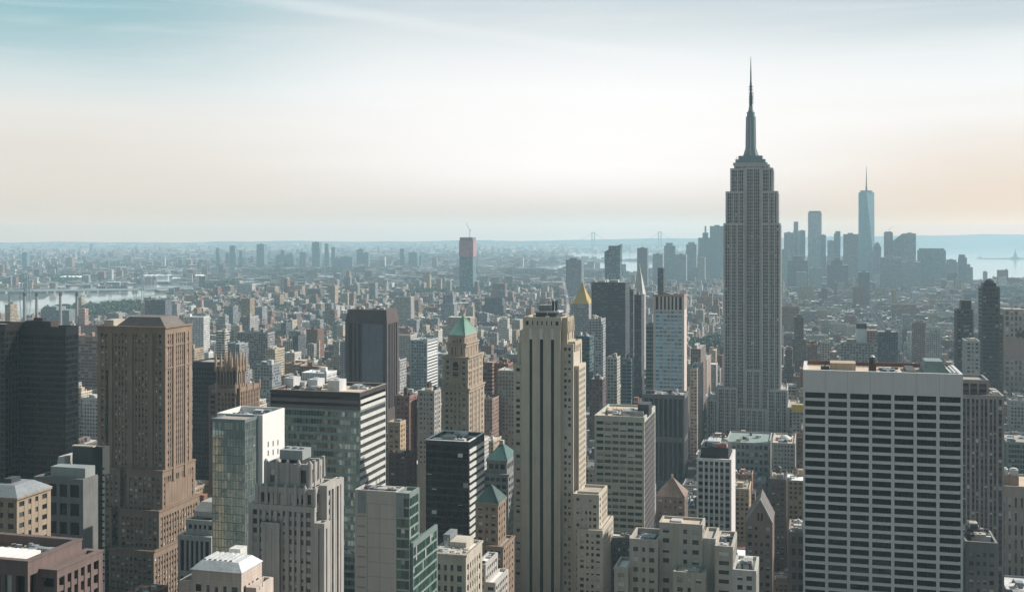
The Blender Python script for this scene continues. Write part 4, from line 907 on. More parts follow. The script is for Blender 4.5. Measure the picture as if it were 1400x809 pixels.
# -- middle distance named towers
def mid(name, label, xl, xc, xr, yt, D, c, style, yb=None, cat='building', roofc=(.3, .3, .29), d=None, clut=5):
    B = Bld(name, label, xl, xc, xr, D, d=d, yb=yb, cat=cat)
    b = MB(); z = B.Z(yt); B.zmax = z; b.box(-B.w, 0, 0, B.d, 0, z, c, style, roofc); b.box(-B.w - .1, .1, -.1, .5, z, z + 1, c); b.box(-.4, .1, .5, B.d, z, z + 1, c)
    B.own('wall', b, CITY)
    rg = random.Random(int(xc))
    for i in range(clut):
        q = MB(); x = rg.uniform(-B.w * .9, -B.w * .35); y = rg.uniform(1, B.d * .5); ww = rg.uniform(.1, .28) * B.w; q.box(x, x + ww, y, y + B.d * .3, z - .01, z + rg.uniform(1.5, 5), rg.choice([(.5, .5, .5), (.15, .15, .15), (.4, .35, .3)])); B.own('bulkhead', q, CITY)
    return B, z
gold = NT('gilded_tile'); gold.set(Base_Color=(.50, .34, .10), Roughness=.5, Metallic=.2); gold = gold.m
B, z = mid('pyramid_tower', 'pale stone tower with a gilded pyramid spire in the middle distance', 780, 805, 812.6, 416, 1850, (.42, .42, .42), .2, yb=500, clut=0)
b = MB(); cu, cv = -B.w / 2, B.d / 2; b.frustum((-B.w + 2, -2, 2, B.d - 2, z), (cu - 4, cu + 4, cv - 4, cv + 4, z + (B.Z(384, cv) - z) * .62)); b.frustum((cu - 4, cu + 4, cv - 4, cv + 4, z + (B.Z(384, cv) - z) * .62), (cu - .2, cu + .2, cv - .2, cv + .2, B.Z(384, cv))); B.own('gilded_roof', b, gold)
b = MB(); b.prism(cu, cv, B.Z(385, cv), B.Z(376, cv), .6, .1, 6, (.8, .8, .7)); B.own('finial', b, CITY)
for du, dv in ((0, 0), (1, 0), (0, 1), (1, 1)): q = MB(); q.prism(-B.w + 1.5 + du * (B.w - 3), 1.5 + dv * (B.d - 3), z, z + 9, 1.3, .1, 6, (.5, .45, .4)); B.own('pinnacle', q, CITY)
B, z = mid('office_tower', 'large flat topped black slab tower left of the white clock tower spire', 808.5, 855, 856, 387, 1700, (.055, .065, .075), .9, yb=488, d=40)
mid('office_tower', 'grey brown slab tucked behind the right side of the black slab', 850, 866, 868, 396, 1760, (.17, .15, .15), .35, yb=490, d=30, clut=2)
mid('office_tower', 'thin dark purple tower with one pale edge in front of the clock tower', 867, 877, 880, 404, 1500, (.075, .07, .085), .3, yb=540, d=26, clut=2)
B, z = mid('clock_tower', 'pale clock tower with a steep spire right of the black slab', 865, 879, 883, 404, 2000, (.50, .48, .46), .15, yb=500, clut=0)
cu, cv = -B.w / 2, B.d / 2; b = MB(); b.frustum((-B.w, 0, 0, B.d, z), (cu - 3.5, cu + 3.5, cv - 3.5, cv + 3.5, B.Z(374, cv)), (.52, .5, .47)); b.prism(cu, cv, B.Z(374, cv), B.Z(368, cv), 3, 2.6, 8, (.5, .48, .45)); b.prism(cu, cv, B.Z(368, cv), B.Z(361, cv), 2.6, .1, 8, (.5, .4, .2)); B.own('spire', b, CITY)
b = MB(); b.prism(0, 0, 0, .4, 4, 4, 20, (.75, .73, .7)); o = B.own('clock_face', b, CITY); o.rotation_euler = (math.pi / 2, 0, 0); o.location = (cu, .1, B.Z(432))
mid('office_tower', 'slim dark tower with an overhanging upper block behind the pale blue shaft', 899, 907, 908, 367, 1950, (.06, .07, .075), .8, yb=400, d=20, clut=0)
mid('office_tower', 'grey tower with one bright edge below the gilded spire', 804, 822, 828, 437, 1500, (.40, .41, .42), .5, yb=495)
mid('glass_tower', 'teal glass tower below the gilded spire beside the cream deco skyscraper', 787, 806, 808, 461, 1300, (.06, .13, .15), .9, yb=520, d=26)
mid('office_building', 'cream block with a bright blank side below the black slab', 828, 843, 848, 490, 1300, (.50, .47, .40), .3, yb=550)
mid('glass_tower', 'blue grey tower with a rounded top and white edge below the black slab', 849, 863, 867, 492, 1230, (.14, .2, .24), .9, yb=550, clut=2)
mid('office_building', 'brown red building with a narrow orange side right of the cream deco skyscraper', 806, 824, 829, 520, 1050, (.14, .09, .09), .2, yb=600)
mid('apartment_tower', 'grey blue tower behind the gothic crown with a cream side', 345, 372, 384, 500, 1250, (.22, .25, .27), .3, yb=540)
mid('apartment_tower', 'cream apartment tower catching the sun above the green glass block', 362, 376, 389, 478, 1600, (.50, .42, .30), .3, yb=505)
mid('office_tower', 'tall blue glass block with white mullions behind the roof of the white grid slab', 1201, 1227.5, 1228, 455, 1500, (.09, .13, .16), .1, yb=500, d=30)
B, z = mid('office_building', 'grey block carrying a black and white stair tower behind the white grid slab', 1150, 1199, 1200, 470, 1500, (.26, .27, .27), .4, yb=500, d=40)
q = MB(); q.box(B.U(1171), B.U(1185), 2, 20, z, B.Z(450), (.55, .6, .62), -1); q.box(B.U(1171), B.U(1185), 1.9, 20.1, B.Z(450), B.Z(443), (.05, .05, .05)); B.own('stair_tower', q, CITY); q = MB(); q.box(B.U(1185) + .1, B.U(1200), 2, 20, z, B.Z(452), (.36, .22, .19), .3); B.own('brick_wing', q, CITY)
mid('apartment_tower', 'rounded plum brown tower right of the blue glass block', 1247, 1266, 1268, 442, 1900, (.22, .15, .14), .2, yb=495)
mid('apartment_tower', 'pale grey apartment tower right of the plum brown tower', 1266, 1288, 1290, 455, 1800, (.38, .38, .37), .2, yb=495)
mid('office_building', 'long cream fronted avenue building left of the tallest skyscraper', 943, 953, 962, 505, 1250, (.48, .39, .33), .3, yb=600)
mid('office_building', 'brown stepped avenue tower left of the tallest skyscraper', 944, 958, 966, 478, 1480, (.24, .18, .16), .3, yb=520)
mid('office_building', 'sunlit pinkish avenue building further down the street from the cream fronted one', 955, 966, 973, 492, 1600, (.46, .36, .31), .3, yb=520)
mid('apartment_tower', 'tan housing tower with a bright side behind the tan stepped tower', 252, 262, 266, 508, 1300, (.40, .39, .38), .6, yb=560)
# ------------------------------------------------------------------ the tallest skyscraper
B = Bld('tall_skyscraper', 'tallest stone skyscraper with stepped shoulders and a needle topped mast', 989, 1067, 1070, 1290, d=41, yb=592)
esb = W_('grey_buff_limestone', (0.47, 0.46, 0.455), var=.14, streak=.25); alu = W_('dark_aluminium', (.21, .215, .22), rough=.5); mastm = W_('mast_metal', (.17, .27, .29), rough=.45, var=.1)
U, Z, w = B.U, B.Z, B.w
S = dict(wall=esb, span=alu, glass=G_BLACK, bw=2.15, pw=.6, fh=3.75, sh=1.65, rec=.7, so=-.3, po=-.15, maj=3, mw=1.7, mo=.05, top=2.4, edge=2.2, blinds=.04)
r0, r1 = U(1018.5), U(1040.5)
B.mass(-w, r0 - .03, 0, 41, 0, Z(305), S, faces='FRL'); B.mass(r1 + .03, 0, 0, 41, 0, Z(305), S, faces='FRL')
B.mass(r0, r1, 3.5, 38, 0, Z(228), dict(S, mw=1.3), faces='F', zf=Z(515))
B.mass(U(991.8), r0 - .03, 1.2, 39.8, Z(306), Z(261), S, zf=0); B.mass(r1 + .03, U(1063.8), 1.2, 39.8, Z(306), Z(261), S, zf=0)
B.mass(U(998), r0 - .03, 3.2, 37.5, Z(262), Z(229), dict(S, fh=4.2), zf=0); B.mass(r1 + .03, U(1057), 3.2, 37.5, Z(262), Z(229), dict(S, fh=4.2), zf=0)
B.mass(U(1003), U(1052), 6, 34, Z(229.5), Z(224), dict(S, fh=4), zf=0)
B.mass(r0, r1, -2.0, 3.4, 0, Z(506), S, faces='FRL')
for (a, c, y, v0, v1) in ((981, 1009, 532, -6, 47), (1049, 1077, 533, -6, 47), (967, 983, 549, -10, 50), (1077, 1092, 556, -10, 50), (1009.4, 1048.6, 560, -5, -2.1)):
    B.mass(U(a), U(c) - .05, v0, min(v1, -.1) if 983 < c < 1077 or a in (981, 1049) else v1, 0, Z(y, v0), S, faces='FRL')
B.mass(-w - 9, -w - .05, 0, 45, 0, Z(533), S, faces='FL'); B.mass(.05, 7.5, 0, 45, 0, Z(533), S, faces='FR'); B.foot(U(960), U(1096), -12, 55)
cu, cv = U(1026.5), 20.0
def zc(y): return EYE - (y - Y0) / F * (B.D + 20 * CT)
cu = B.U(1026.5, cv)
px = (B.D + 20) / F
def tier(name, wpx, dpx, ya, yb_, mat=mastm, taper=1.0):
    b = MB(); a = wpx * px / 2; d = dpx * px / 2; b.frustum((cu - a, cu + a, cv - d, cv + d, zc(ya)), (cu - a * taper, cu + a * taper, cv - d * taper, cv + d * taper, zc(yb_))); return B.own(name, b, mat)
tier('observation_deck', 46, 30, 226, 222.5, esb); tier('observation_deck', 40, 27, 222.5, 218); tier('observation_deck', 32, 24, 218, 213)
m = MB()
for (ya, yb_, ra, rb) in ((214, 205, 8.6, 6.4), (205, 193, 6.4, 5.6), (193, 172, 5.6, 5.2), (172, 160, 5.2, 5.0)): m.prism(cu, cv, zc(ya), zc(yb_), ra * px * 1.2, rb * px * 1.16, 12)
ms = B.own('mast', m, mastm)
f = MB()
for k in range(8):
    a = k * math.pi / 4; c_, s_ = math.cos(a), math.sin(a); rr = 6.4 * px
    f.bar((cu + c_ * 11.5 * px, cv + s_ * 11.5 * px, zc(219)), (cu + c_ * 6.6 * px, cv + s_ * 6.6 * px, zc(202)), .8); f.bar((cu + c_ * 6.6 * px, cv + s_ * 6.6 * px, zc(202)), (cu + c_ * 5.9 * px, cv + s_ * 5.9 * px, zc(160)), .8)
f.build('mast_fin', esb, ms)
m = MB()
for (ya, yb_, ra, rb) in ((160, 158.6, 6.4, 6.4), (158.6, 154, 5.4, 5.2), (154, 152.8, 5.8, 5.6), (152.8, 149, 4.2, 3.2), (149, 144, 3.0, 2.6)): m.prism(cu, cv, zc(ya), zc(yb_), ra * px, rb * px, 14)
B.own('mast_cap', m, mastm)
m = MB()
for (ya, yb_, ra, rb) in ((144, 128, 2.2, 2.0), (128, 112, 1.5, 1.4), (112, 96, 1.1, .9), (96, 76, .8, .25)): m.prism(cu, cv, zc(ya), zc(yb_), ra * px, rb * px, 8)
for y in (140, 136, 132, 127, 122, 118): m.prism(cu, cv, zc(y), zc(y - 1), 3.0 * px, 3.0 * px, 8)
m.bar((cu + 3 * px, cv, zc(142)), (cu + 3 * px, cv, zc(124)), .35); m.bar((cu, cv, zc(133)), (cu + 3 * px, cv, zc(133)), .3)
B.own('antenna', m, W_('antenna_dark', (.06, .09, .10)))
rg = random.Random(5)
for k in range(16):
    b = MB(); a = rg.choice([-1, 1]) * rg.uniform(9, 21) * px; b.bar((cu + a, cv - 8, zc(224)), (cu + a, cv - 8, zc(rg.uniform(208, 218) + abs(a) / px * .3)), .3); B.own('whip_antenna', b, METAL_D)
B.finish()

# yellow scaffolds seen right of it
B, z = mid('office_building', 'low building with a yellow netted roof edge at the right foot of the tallest skyscraper', 1082, 1108, 1109, 560, 1180, (.3, .3, .29), .3, yb=None, d=40)
q = MB(); q.box(-B.w, 0, -1.5, 6, z - 3, z + 5, (.62, .45, .10)); B.own('safety_netting', q, CITY)

# ------------------------------------------------------------------ ground, water
def to_poly(pts): return [gnd(*p) for p in pts]
g = NT('city_ground')
a = g.noise(0.004, det=8); b_ = g.noise(0.03, det=6)
g.set(Base_Color=g.mix(g.math('GREATER_THAN', b_, .52), g.mix(a, (.05, .055, .05), (.13, .13, .125)), (.045, .06, .042)), Roughness=.95); ground_m = g.m
gb = MB(); gb.poly([(-30000, -3000, 0), (30000, -3000, 0), (30000, 26500, 0), (-30000, 26500, 0)], [(0, 1, 2, 3)])
tag(gb.build('ground', ground_m), kind='structure')
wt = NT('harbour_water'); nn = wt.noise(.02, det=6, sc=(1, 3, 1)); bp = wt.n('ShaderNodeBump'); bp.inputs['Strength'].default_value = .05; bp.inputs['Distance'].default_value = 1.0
wt.l(nn, bp.inputs['Height']); wt.l(bp.outputs[0], wt.p.inputs['Normal']); wt.set(Base_Color=(.46, .49, .47), Roughness=.08, IOR=1.7)  # pale base colour stands in for silver sun glitter on the water
WATER = [
 [(1232, 338), (1290, 337), (1560, 337), (1900, 337), (1900, 392), (1560, 389), (1400, 386), (1338, 385), (1300, 372), (1255, 368), (1235, 352)],
 [(905, 339), (960, 337), (1232, 337.4), (1232, 352), (1180, 350), (1000, 349), (958, 347), (925, 345)],
 [(762, 347), (800, 345.5), (880, 344), (905, 345), (925, 347), (905, 352), (880, 354), (830, 355), (775, 354)],
 [(722, 351.5), (760, 350.8), (760, 352.4), (722, 352.8)],
 [(724, 366), (800, 359), (850, 357), (900, 356), (900, 366), (872, 373), (850, 372), (830, 368), (790, 367), (760, 369), (728, 369)],
 [(-700, 432), (-300, 424), (0, 412), (60, 409), (74, 400.5), (110, 401), (150, 402), (153, 399), (195, 398), (228, 401), (228, 406), (214, 410), (185, 413), (150, 416), (120, 419), (60, 423), (54, 433), (0, 437), (-300, 452), (-700, 470)],
 [(160, 392), (200, 389.5), (272, 390), (274, 397.5), (232, 397.6), (195, 395.5), (160, 395)],
 [(195, 379.5), (232, 379.5), (255, 383), (254, 385.5), (225, 386), (196, 383)],
]
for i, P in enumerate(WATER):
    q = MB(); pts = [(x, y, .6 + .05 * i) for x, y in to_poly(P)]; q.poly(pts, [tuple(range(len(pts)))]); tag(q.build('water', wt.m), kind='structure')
def inpoly(px, py, P):
    r = np.zeros(px.shape, bool); n = len(P)
    for i in range(n):
        x1, y1 = P[i]; x2, y2 = P[(i + 1) % n]
        c = ((y1 > py) != (y2 > py)) & (px < (x2 - x1) * (py - y1) / ((y2 - y1) or 1e-9) + x1); r ^= c
    return r
def in_water(X, Y):
    px = X0 + F * X / Y; py = Y0 + EYE * F / Y; r = np.zeros(X.shape, bool)
    for P in WATER: r |= inpoly(px, py, P)
    return r
PARKS = [[(112, 420), (190, 414), (196, 428), (112, 438)], [(360, 424), (440, 420), (440, 430), (360, 432)], [(942, 470), (988, 465), (988, 510), (945, 515)], [(60, 425), (110, 420), (108, 440), (60, 440)], [(1338, 398), (1420, 396), (1420, 428), (1340, 428)], [(560, 452), (590, 450), (592, 458), (560, 460)]]
FARPARKS = [[(275, 392), (330, 386), (345, 396), (280, 399)], [(-20, 384), (80, 378), (150, 378), (100, 388), (-20, 394)], [(560, 400), (760, 392), (760, 402), (560, 410)], [(690, 370), (760, 372), (760, 380), (690, 380)], [(800, 374), (860, 374), (860, 382), (800, 382)], [(340, 372), (480, 368), (480, 376), (340, 380)], [(100, 362), (230, 360), (230, 366), (100, 368)]]
def in_park(X, Y):
    px = X0 + F * X / Y; py = Y0 + EYE * F / Y; r = np.zeros(X.shape, bool)
    for P in PARKS + FARPARKS: r |= inpoly(px, py, P)
    return r
# streets between the near blocks
asph = wall_mat('asphalt', (.045, .045, .048), var=.15, streak=0); walk = wall_mat('pavement_concrete', (.24, .235, .225), var=.1, streak=0); paint = wall_mat('road_paint', (.7, .7, .68), var=.1)
AVE = []
W5 = -128.0
for c, wd in ((W5, 30), (W5 + 282, 30), (W5 + 564, 30), (W5 + 846, 30), (W5 - 128, 24), (W5 - 260, 42), (W5 - 390, 24), (W5 - 580, 30), (W5 - 780, 30), (W5 - 1010, 30), (W5 - 1210, 30), (W5 + 1128, 30), (W5 + 1410, 30), (W5 - 1410, 20), (W5 - 1610, 20), (W5 - 1810, 20), (W5 - 2010, 20), (W5 + 1690, 30)): AVE.append((c, wd))
AVE += [(W5 - 2210 - 200 * k, 20) for k in range(14)] + [(W5 + 1970 + 280 * k, 30) for k in range(4)]; AVE.sort()
SST = [1308 + 80.5 * k for k in range(-14, 60)]
def gsheet(name, rects, z, m, th=None):
    q = MB()
    for (a0, a1, b0, b1) in rects:
        if th: q.box(a0, a1, b0, b1, z - th, z)
        else: q.poly([(a0, b0, z), (a1, b0, z), (a1, b1, z), (a0, b1, z)], [(0, 1, 2, 3)])
    o = q.build(name, m); o.rotation_euler = (0, 0, -TH); return tag(o, kind='structure')
gsheet('road', [(-1900, 1900, 150, 4400)], .02, asph)
BLK = []
for (c0, w0), (c1, w1) in zip(AVE[:-1], AVE[1:]):
    for s0, s1 in zip(SST[:-1], SST[1:]): BLK.append((c0 + w0 / 2, c1 - w1 / 2, s0 + 9, s1 - 9))
near = [b for b in BLK if b[3] < 4300 and b[2] > 200 and b[0] > -1850 and b[1] < 1850]
gsheet('pavement', [(a - 4, b + 4, c - 3.5, d + 3.5) for a, b, c, d in near], .17, walk, .14)
ln = []
for c, wd in AVE:
    if -700 < c < 900:
        for k in (-1, 0, 1):
            s = 400
            while s < 2200: ln.append((c + k * 3.6 - .08, c + k * 3.6 + .08, s, s + 3)); s += 9
gsheet('road_marking', ln, .03, paint)

# ------------------------------------------------------------------ hills on the horizon
hm = NT('far_hill'); hn = hm.noise(.002, det=5); hm.set(Base_Color=hm.mix(hn, (.05, .075, .05), (.12, .13, .10)), Roughness=1.0)
def ridge(pts, D, depth, seed):
    rg = random.Random(seed); q = MB(); n = len(pts); vs_ = []
    for (x, y) in pts:
        X = (x - X0) / F * D; z = EYE - (y - Y0) / F * D
        vs_ += [(X, D - depth * .5, 0), (X, D - depth * .2, z * .62), (X, D, z), (X, D + depth * .5, z * .55), (X, D + depth, 0)]
    fs = []
    for i in range(n - 1):
        for k in range(4): fs.append((i * 5 + k, i * 5 + k + 1, i * 5 + 6 + k, i * 5 + 5 + k))
    q.poly(vs_, [tuple(reversed(f)) for f in fs]); o = q.build('hills', hm.m)
    for p in o.data.polygons: p.use_smooth = True
    tag(o, kind='structure')
rg = random.Random(3)
def prof(x0, x1, y0, y1, amp, step=14):
    xs = list(np.arange(x0, x1 + 1, step)); ph = rg.random() * 6
    return [(x, (y0 + (y1 - y0) * (x - x0) / (x1 - x0)) + amp * (math.sin(x * .021 + ph) * .6 + math.sin(x * .057 + ph * 2) * .3 + rg.uniform(-.2, .2))) for x in xs]
ridge(prof(1150, 2000, 322.5, 316.5, 1.2), 21500, 3500, 1)
ridge(prof(660, 1160, 329.5, 323, .8), 23500, 1500, 2)
ridge(prof(-500, 680, 333.5, 329.0, 1.2), 24500, 1500, 3)

# ------------------------------------------------------------------ the rest of the city
rnp = np.random.default_rng(11)
WALLC = np.array([(.24, .12, .085), (.30, .17, .12), (.40, .31, .21), (.46, .40, .31), (.50, .47, .42), (.30, .30, .30), (.19, .15, .13), (.55, .54, .52), (.22, .24, .26), (.36, .24, .19), (.12, .13, .15)])
WALLP = np.array([.12, .12, .13, .11, .10, .12, .12, .07, .06, .07, .05])
ROOFC = np.array([(.05, .05, .052), (.10, .10, .10), (.20, .20, .20), (.33, .32, .30), (.55, .55, .54), (.80, .80, .78), (.22, .13, .10), (.12, .20, .17)])
ROOFP = np.array([.24, .22, .17, .12, .11, .08, .04, .02])
recs = []   # W0 W1 S0 S1 H wallc roofc style
for (a, b, c, d) in BLK:
    if d < 300: continue
    cx, cy2 = from_grid((a + b) / 2, (c + d) / 2)
    if cy2 < 330 or abs(cx) > cy2 * .52 + 260: continue
    D = cy2; px = X0 + F * cx / cy2
    dshore = np.interp(px, [-200, 0, 150, 300, 600, 800, 1000, 1300, 1500], [3100, 3450, 3900, 4500, 5100, 5300, 5900, 5400, 5300])
    if D > dshore: continue
    east = a < W5 - 900
    for row in (0, 1):
        w = a
        while w < b - 6:
            if D < 1500: lw = rnp.uniform(14, 38)
            elif D < 2600: lw = rnp.uniform(9, 27)
            else: lw = rnp.uniform(8, 26)
            big = D > 1100 and rnp.random() < .05
            if big: lw = rnp.uniform(34, 62)
            lw = min(lw, b - w); s0 = c if row == 0 else c + 31.5; s1 = s0 + rnp.uniform(22, 30.5)
            med = 46 if D < 1350 else 31 if D < 1800 else 21 if D < 2500 else 16.5 if D < 3500 else 15.5
            if east and D > 1500: med = 17
            if a > W5 + 560 and D > 1200: med = 22
            h = med * math.exp(rnp.normal(0, .42))
            r_ = rnp.random()
            if big: h *= 1.45
            if r_ < (.06 if D < 1900 else .035): h *= 2.2
            elif D < 1900 and r_ < .16: h *= 1.8
            if D > 2750 and px < 290: h *= .45
            h = min(h, 118)
            recs.append((w + .05, w + lw - .05, s0, s1, h)); w += lw
R = np.array(recs)
def screen(R):
    cxs = np.stack([R[:, 0], R[:, 1], R[:, 1], R[:, 0]], 1); css = np.stack([R[:, 2], R[:, 2], R[:, 3], R[:, 3]], 1)
    X = cxs * CT + css * ST; Y = -cxs * ST + css * CT; P = X0 + F * X / Y
    return P.min(1), P.max(1), Y.min(1), Y.max(1), X.mean(1), Y.mean(1)
xl_, xr_, Yn, Yx, Xm, Ym = screen(R)
keep = ~in_water(Xm, Ym) & ~in_park(Xm, Ym)
for (a, b, c, d) in FOOT: keep &= ~((R[:, 0] < b) & (R[:, 1] > a) & (R[:, 2] < d) & (R[:, 3] > c))
cap = np.full(len(R), 400.0)
for (hx0, hx1, yb, D) in HEROES:
    m_ = (Yn < D) & (xr_ > hx0) & (xl_ < hx1); cap = np.where(m_, np.minimum(cap, EYE - (yb + 2 - Y0) / F * Yn - 5), cap)
# nothing unplanned may rise above these rows
line = np.interp((xl_ + xr_) / 2, [0, 130, 260, 400, 540, 700, 850, 950, 1100, 1400], [700, 660, 560, 500, 500, 560, 560, 600, 640, 560])
cap = np.where(Yn < 900, np.minimum(cap, EYE - (line - Y0) / F * Yn), cap)
cap = np.where(Yn >= 900, np.minimum(cap, EYE - (np.interp(Yn, [900, 2600, 3800, 5200], [425, 415, 392, 368]) - Y0) / F * Yn + 12), cap)
rs_ = rnp.random(len(R)); over = R[:, 4] > cap
R[:, 4] = np.where(over, cap * (1 - .25 * rs_), R[:, 4])
keep &= R[:, 4] > 7
R = R[keep]; xl_, xr_, Yn, Yx, Xm, Ym = screen(R)
N = len(R); wc = WALLC[rnp.choice(len(WALLC), N, p=WALLP / WALLP.sum())] * rnp.uniform(.75, 1.2, (N, 1)); rc = ROOFC[rnp.choice(len(ROOFC), N, p=ROOFP / ROOFP.sum())] * rnp.uniform(.8, 1.15, (N, 1))
stl = rnp.choice([0, .1, .2, .35, .5, .95], N, p=[.25, .25, .2, .15, .08, .07])
# which ones show largest: front to back painting of bounding boxes
ytop = Y0 + (EYE - R[:, 4]) / Yx * F; ybot = Y0 + EYE / Yn * F
ev = [(Yn[i], xl_[i], xr_[i], ytop[i], ybot[i], i) for i in range(N) if Yn[i] < 5000]
for (hx0, hx1, yb, D), B_ in zip(HEROES, TOPS): ev.append((D, hx0 + 2, hx1 - 2, Y0 + (EYE - B_.zmax) / D * F, yb, -1))
buf = np.zeros((809, 1400), bool); vis = np.zeros(N)
for D, x0, x1, yt, yb, i in sorted(ev):
    a, b, c, d = int(max(0, x0)), int(min(1400, x1)), int(max(0, yt)), int(min(809, yb))
    if b <= a or d <= c: continue
    sub = buf[c:d, a:b]; 
    if i >= 0: vis[i] = (~sub).sum()
    sub[:] = True
order = np.argsort(-vis); IND = [int(i) for i in order[:290] if vis[i] > 8]; indset = set(IND)

def carpet(name, R, wc, rc, stl, kinds='stuff', rot=-TH, extra=True):
    n = len(R); V = np.zeros((n, 8, 3)); 
    for k, (ix, iy, iz) in enumerate([(0, 2, 0), (1, 2, 0), (1, 3, 0), (0, 3, 0), (0, 2, 1), (1, 2, 1), (1, 3, 1), (0, 3, 1)]):
        V[:, k, 0] = R[:, ix]; V[:, k, 1] = R[:, iy]; V[:, k, 2] = R[:, 4] if iz else (R[:, 5] if R.shape[1] > 5 else 0)
    fp = np.array([(0, 1, 5, 4), (1, 2, 6, 5), (2, 3, 7, 6), (3, 0, 4, 7), (4, 5, 6, 7)])
    Fi = (np.arange(n)[:, None, None] * 8 + fp[None]).reshape(-1)
    me = bpy.data.meshes.new(name); me.vertices.add(n * 8); me.vertices.foreach_set('co', V.ravel()); me.loops.add(n * 20); me.loops.foreach_set('vertex_index', Fi)
    me.polygons.add(n * 5); me.polygons.foreach_set('loop_start', np.arange(n * 5) * 4); me.polygons.foreach_set('loop_total', np.full(n * 5, 4)); me.polygons.foreach_set('use_smooth', np.zeros(n * 5, bool)); me.update(calc_edges=True); me.materials.append(CITY)
    C = np.ones((n, 5, 4), np.float32); C[:, :4, :3] = wc[:, None]; C[:, 4, :3] = rc
    at = me.attributes.new('tint', 'FLOAT_COLOR', 'FACE'); at.data.foreach_set('color', C.ravel())
    s5 = np.repeat(stl[:, None], 5, 1).astype(np.float32); s5[:, 4] = -1; at = me.attributes.new('style', 'FLOAT', 'FACE'); at.data.foreach_set('value', s5.ravel())
    o = bpy.data.objects.new(name, me); col.objects.link(o); o.rotation_euler = (0, 0, rot); tag(o, kind=kinds); return o
rest = np.array([i for i in range(N) if i not in indset])
def rooftop_boxes(R, rep):
    out = []; 
    for k in range(rep):
        n = len(R); w = R[:, 1] - R[:, 0]; d = R[:, 3] - R[:, 2]; ww = np.minimum(rnp.uniform(2.5, 8, n), w * .5); dd = np.minimum(rnp.uniform(2.5, 7, n), d * .5)
        x = R[:, 0] + rnp.random(n) * (w - ww); y = R[:, 2] + rnp.random(n) * (d - dd); out.append(np.stack([x, x + ww, y, y + dd, R[:, 4] + rnp.uniform(1.5, 5.5, n), R[:, 4] - .01], 1))
    return np.concatenate(out)
Rr = R[rest]; o6 = np.concatenate([Rr, np.zeros((len(Rr), 1))], 1)
nearr = Rr[Ym[rest] < 3000]; rb = rooftop_boxes(nearr, 3); midr = Rr[Ym[rest] >= 3000]; rb = np.concatenate([rb, rooftop_boxes(midr, 1)])
nb = len(rb); allR = np.concatenate([o6, rb]); wcs = np.concatenate([wc[rest], WALLC[rnp.integers(0, len(WALLC), nb)]]); rcs = np.concatenate([rc[rest], ROOFC[rnp.choice(len(ROOFC), nb, p=ROOFP / ROOFP.sum())]])
carpet('city_rooftops', allR, wcs, rcs, np.concatenate([stl[rest], np.full(nb, -1.0)]))

gu = np.random.default_rng(21); up = []
for a_ in range(-5, 6):
    for r_ in range(6):
        if abs(a_) < 1 and r_ == 0: continue
        w0 = a_ * 130 + gu.uniform(-30, 30); s0_ = -260 - r_ * 125 - gu.uniform(0, 40); up.append((w0, w0 + gu.uniform(28, 70), s0_, s0_ + gu.uniform(24, 45), gu.uniform(70, 215), 0))
up = np.array(up); nu = len(up); carpet('uptown_blocks', up, WALLC[gu.choice([2, 3, 4, 5, 7, 8, 10], nu)], ROOFC[gu.integers(0, 6, nu)], gu.choice([0, .2, .5, .95], nu))

# individual filler buildings with parts and labels of their own
SHORT = {}
def colname(c):
    r, g_, b_ = c; L = (r + g_ + b_) / 3
    if r > b_ * 2.2: return 'red brick' if L < .2 else 'orange brick'
    if r > b_ * 1.35: return ('dark brown' if L < .16 else 'tan brick' if L < .36 else 'cream')
    if b_ > r * 1.08: return 'blue grey' if L > .15 else 'slate coloured'
    return 'dark grey' if L < .2 else 'mid grey' if L < .36 else 'pale stone' if L < .48 else 'whitish'
def rname(c):
    L = sum(c) / 3
    return 'green roof' if c[1] > c[0] * 1.3 else 'reddish roof' if c[0] > c[2] * 1.6 else 'black tar roof' if L < .075 else 'dark roof' if L < .15 else 'grey roof' if L < .27 else 'light grey roof' if L < .45 else 'silver roof' if L < .65 else 'bright white roof'
LM = [(70, 'left edge black tower'), (190, 'tan stepped tower'), (283, 'slim black glass tower'), (315, 'gothic pinnacled tower'), (375, 'blank white side wall'), (440, 'green glass office block'), (500, 'dark brown slab tower'), (565, 'orange brick shaft'), (632, 'green pyramid tower'), (680, 'green copper roofed building'), (745, 'cream deco skyscraper'), (796, 'gilded spire'), (832, 'black slab tower'), (874, 'white clock tower'), (918, 'slender pale tower'), (955, 'avenue of cream buildings'), (980, 'white pier tower'), (1028, 'tallest skyscraper'), (1085, 'gabled brown building'), (1160, 'white slab left half'), (1214, 'blue glass block'), (1270, 'white slab right half'), (1325, 'twin topped dark tower'), (1355, 'domed slate tower'), (1395, 'department store')]
seen = {}
def mklabel(i, tank, step, px, D):
    lm = min(LM, key=lambda q: abs(q[0] - px)); dx = px - lm[0]
    side = 'below' if abs(dx) < 8 else ('just right of' if 0 < dx < 25 else 'just left of' if -25 < dx < 0 else 'right of' if dx > 0 else 'left of')
    h = R[i][4]; hh = 'squat' if h < 20 else 'low' if h < 32 else 'mid height' if h < 55 else 'tall'
    ft = 'with tank' if tank else 'stepped' if step else 'flat topped'
    far = 'near' if D < 900 else 'farther' if D < 1500 else 'distant'
    return f"{far} {hh} {colname(wc[i])} building {ft}, {side} {lm[1]}"
rr = random.Random(77)
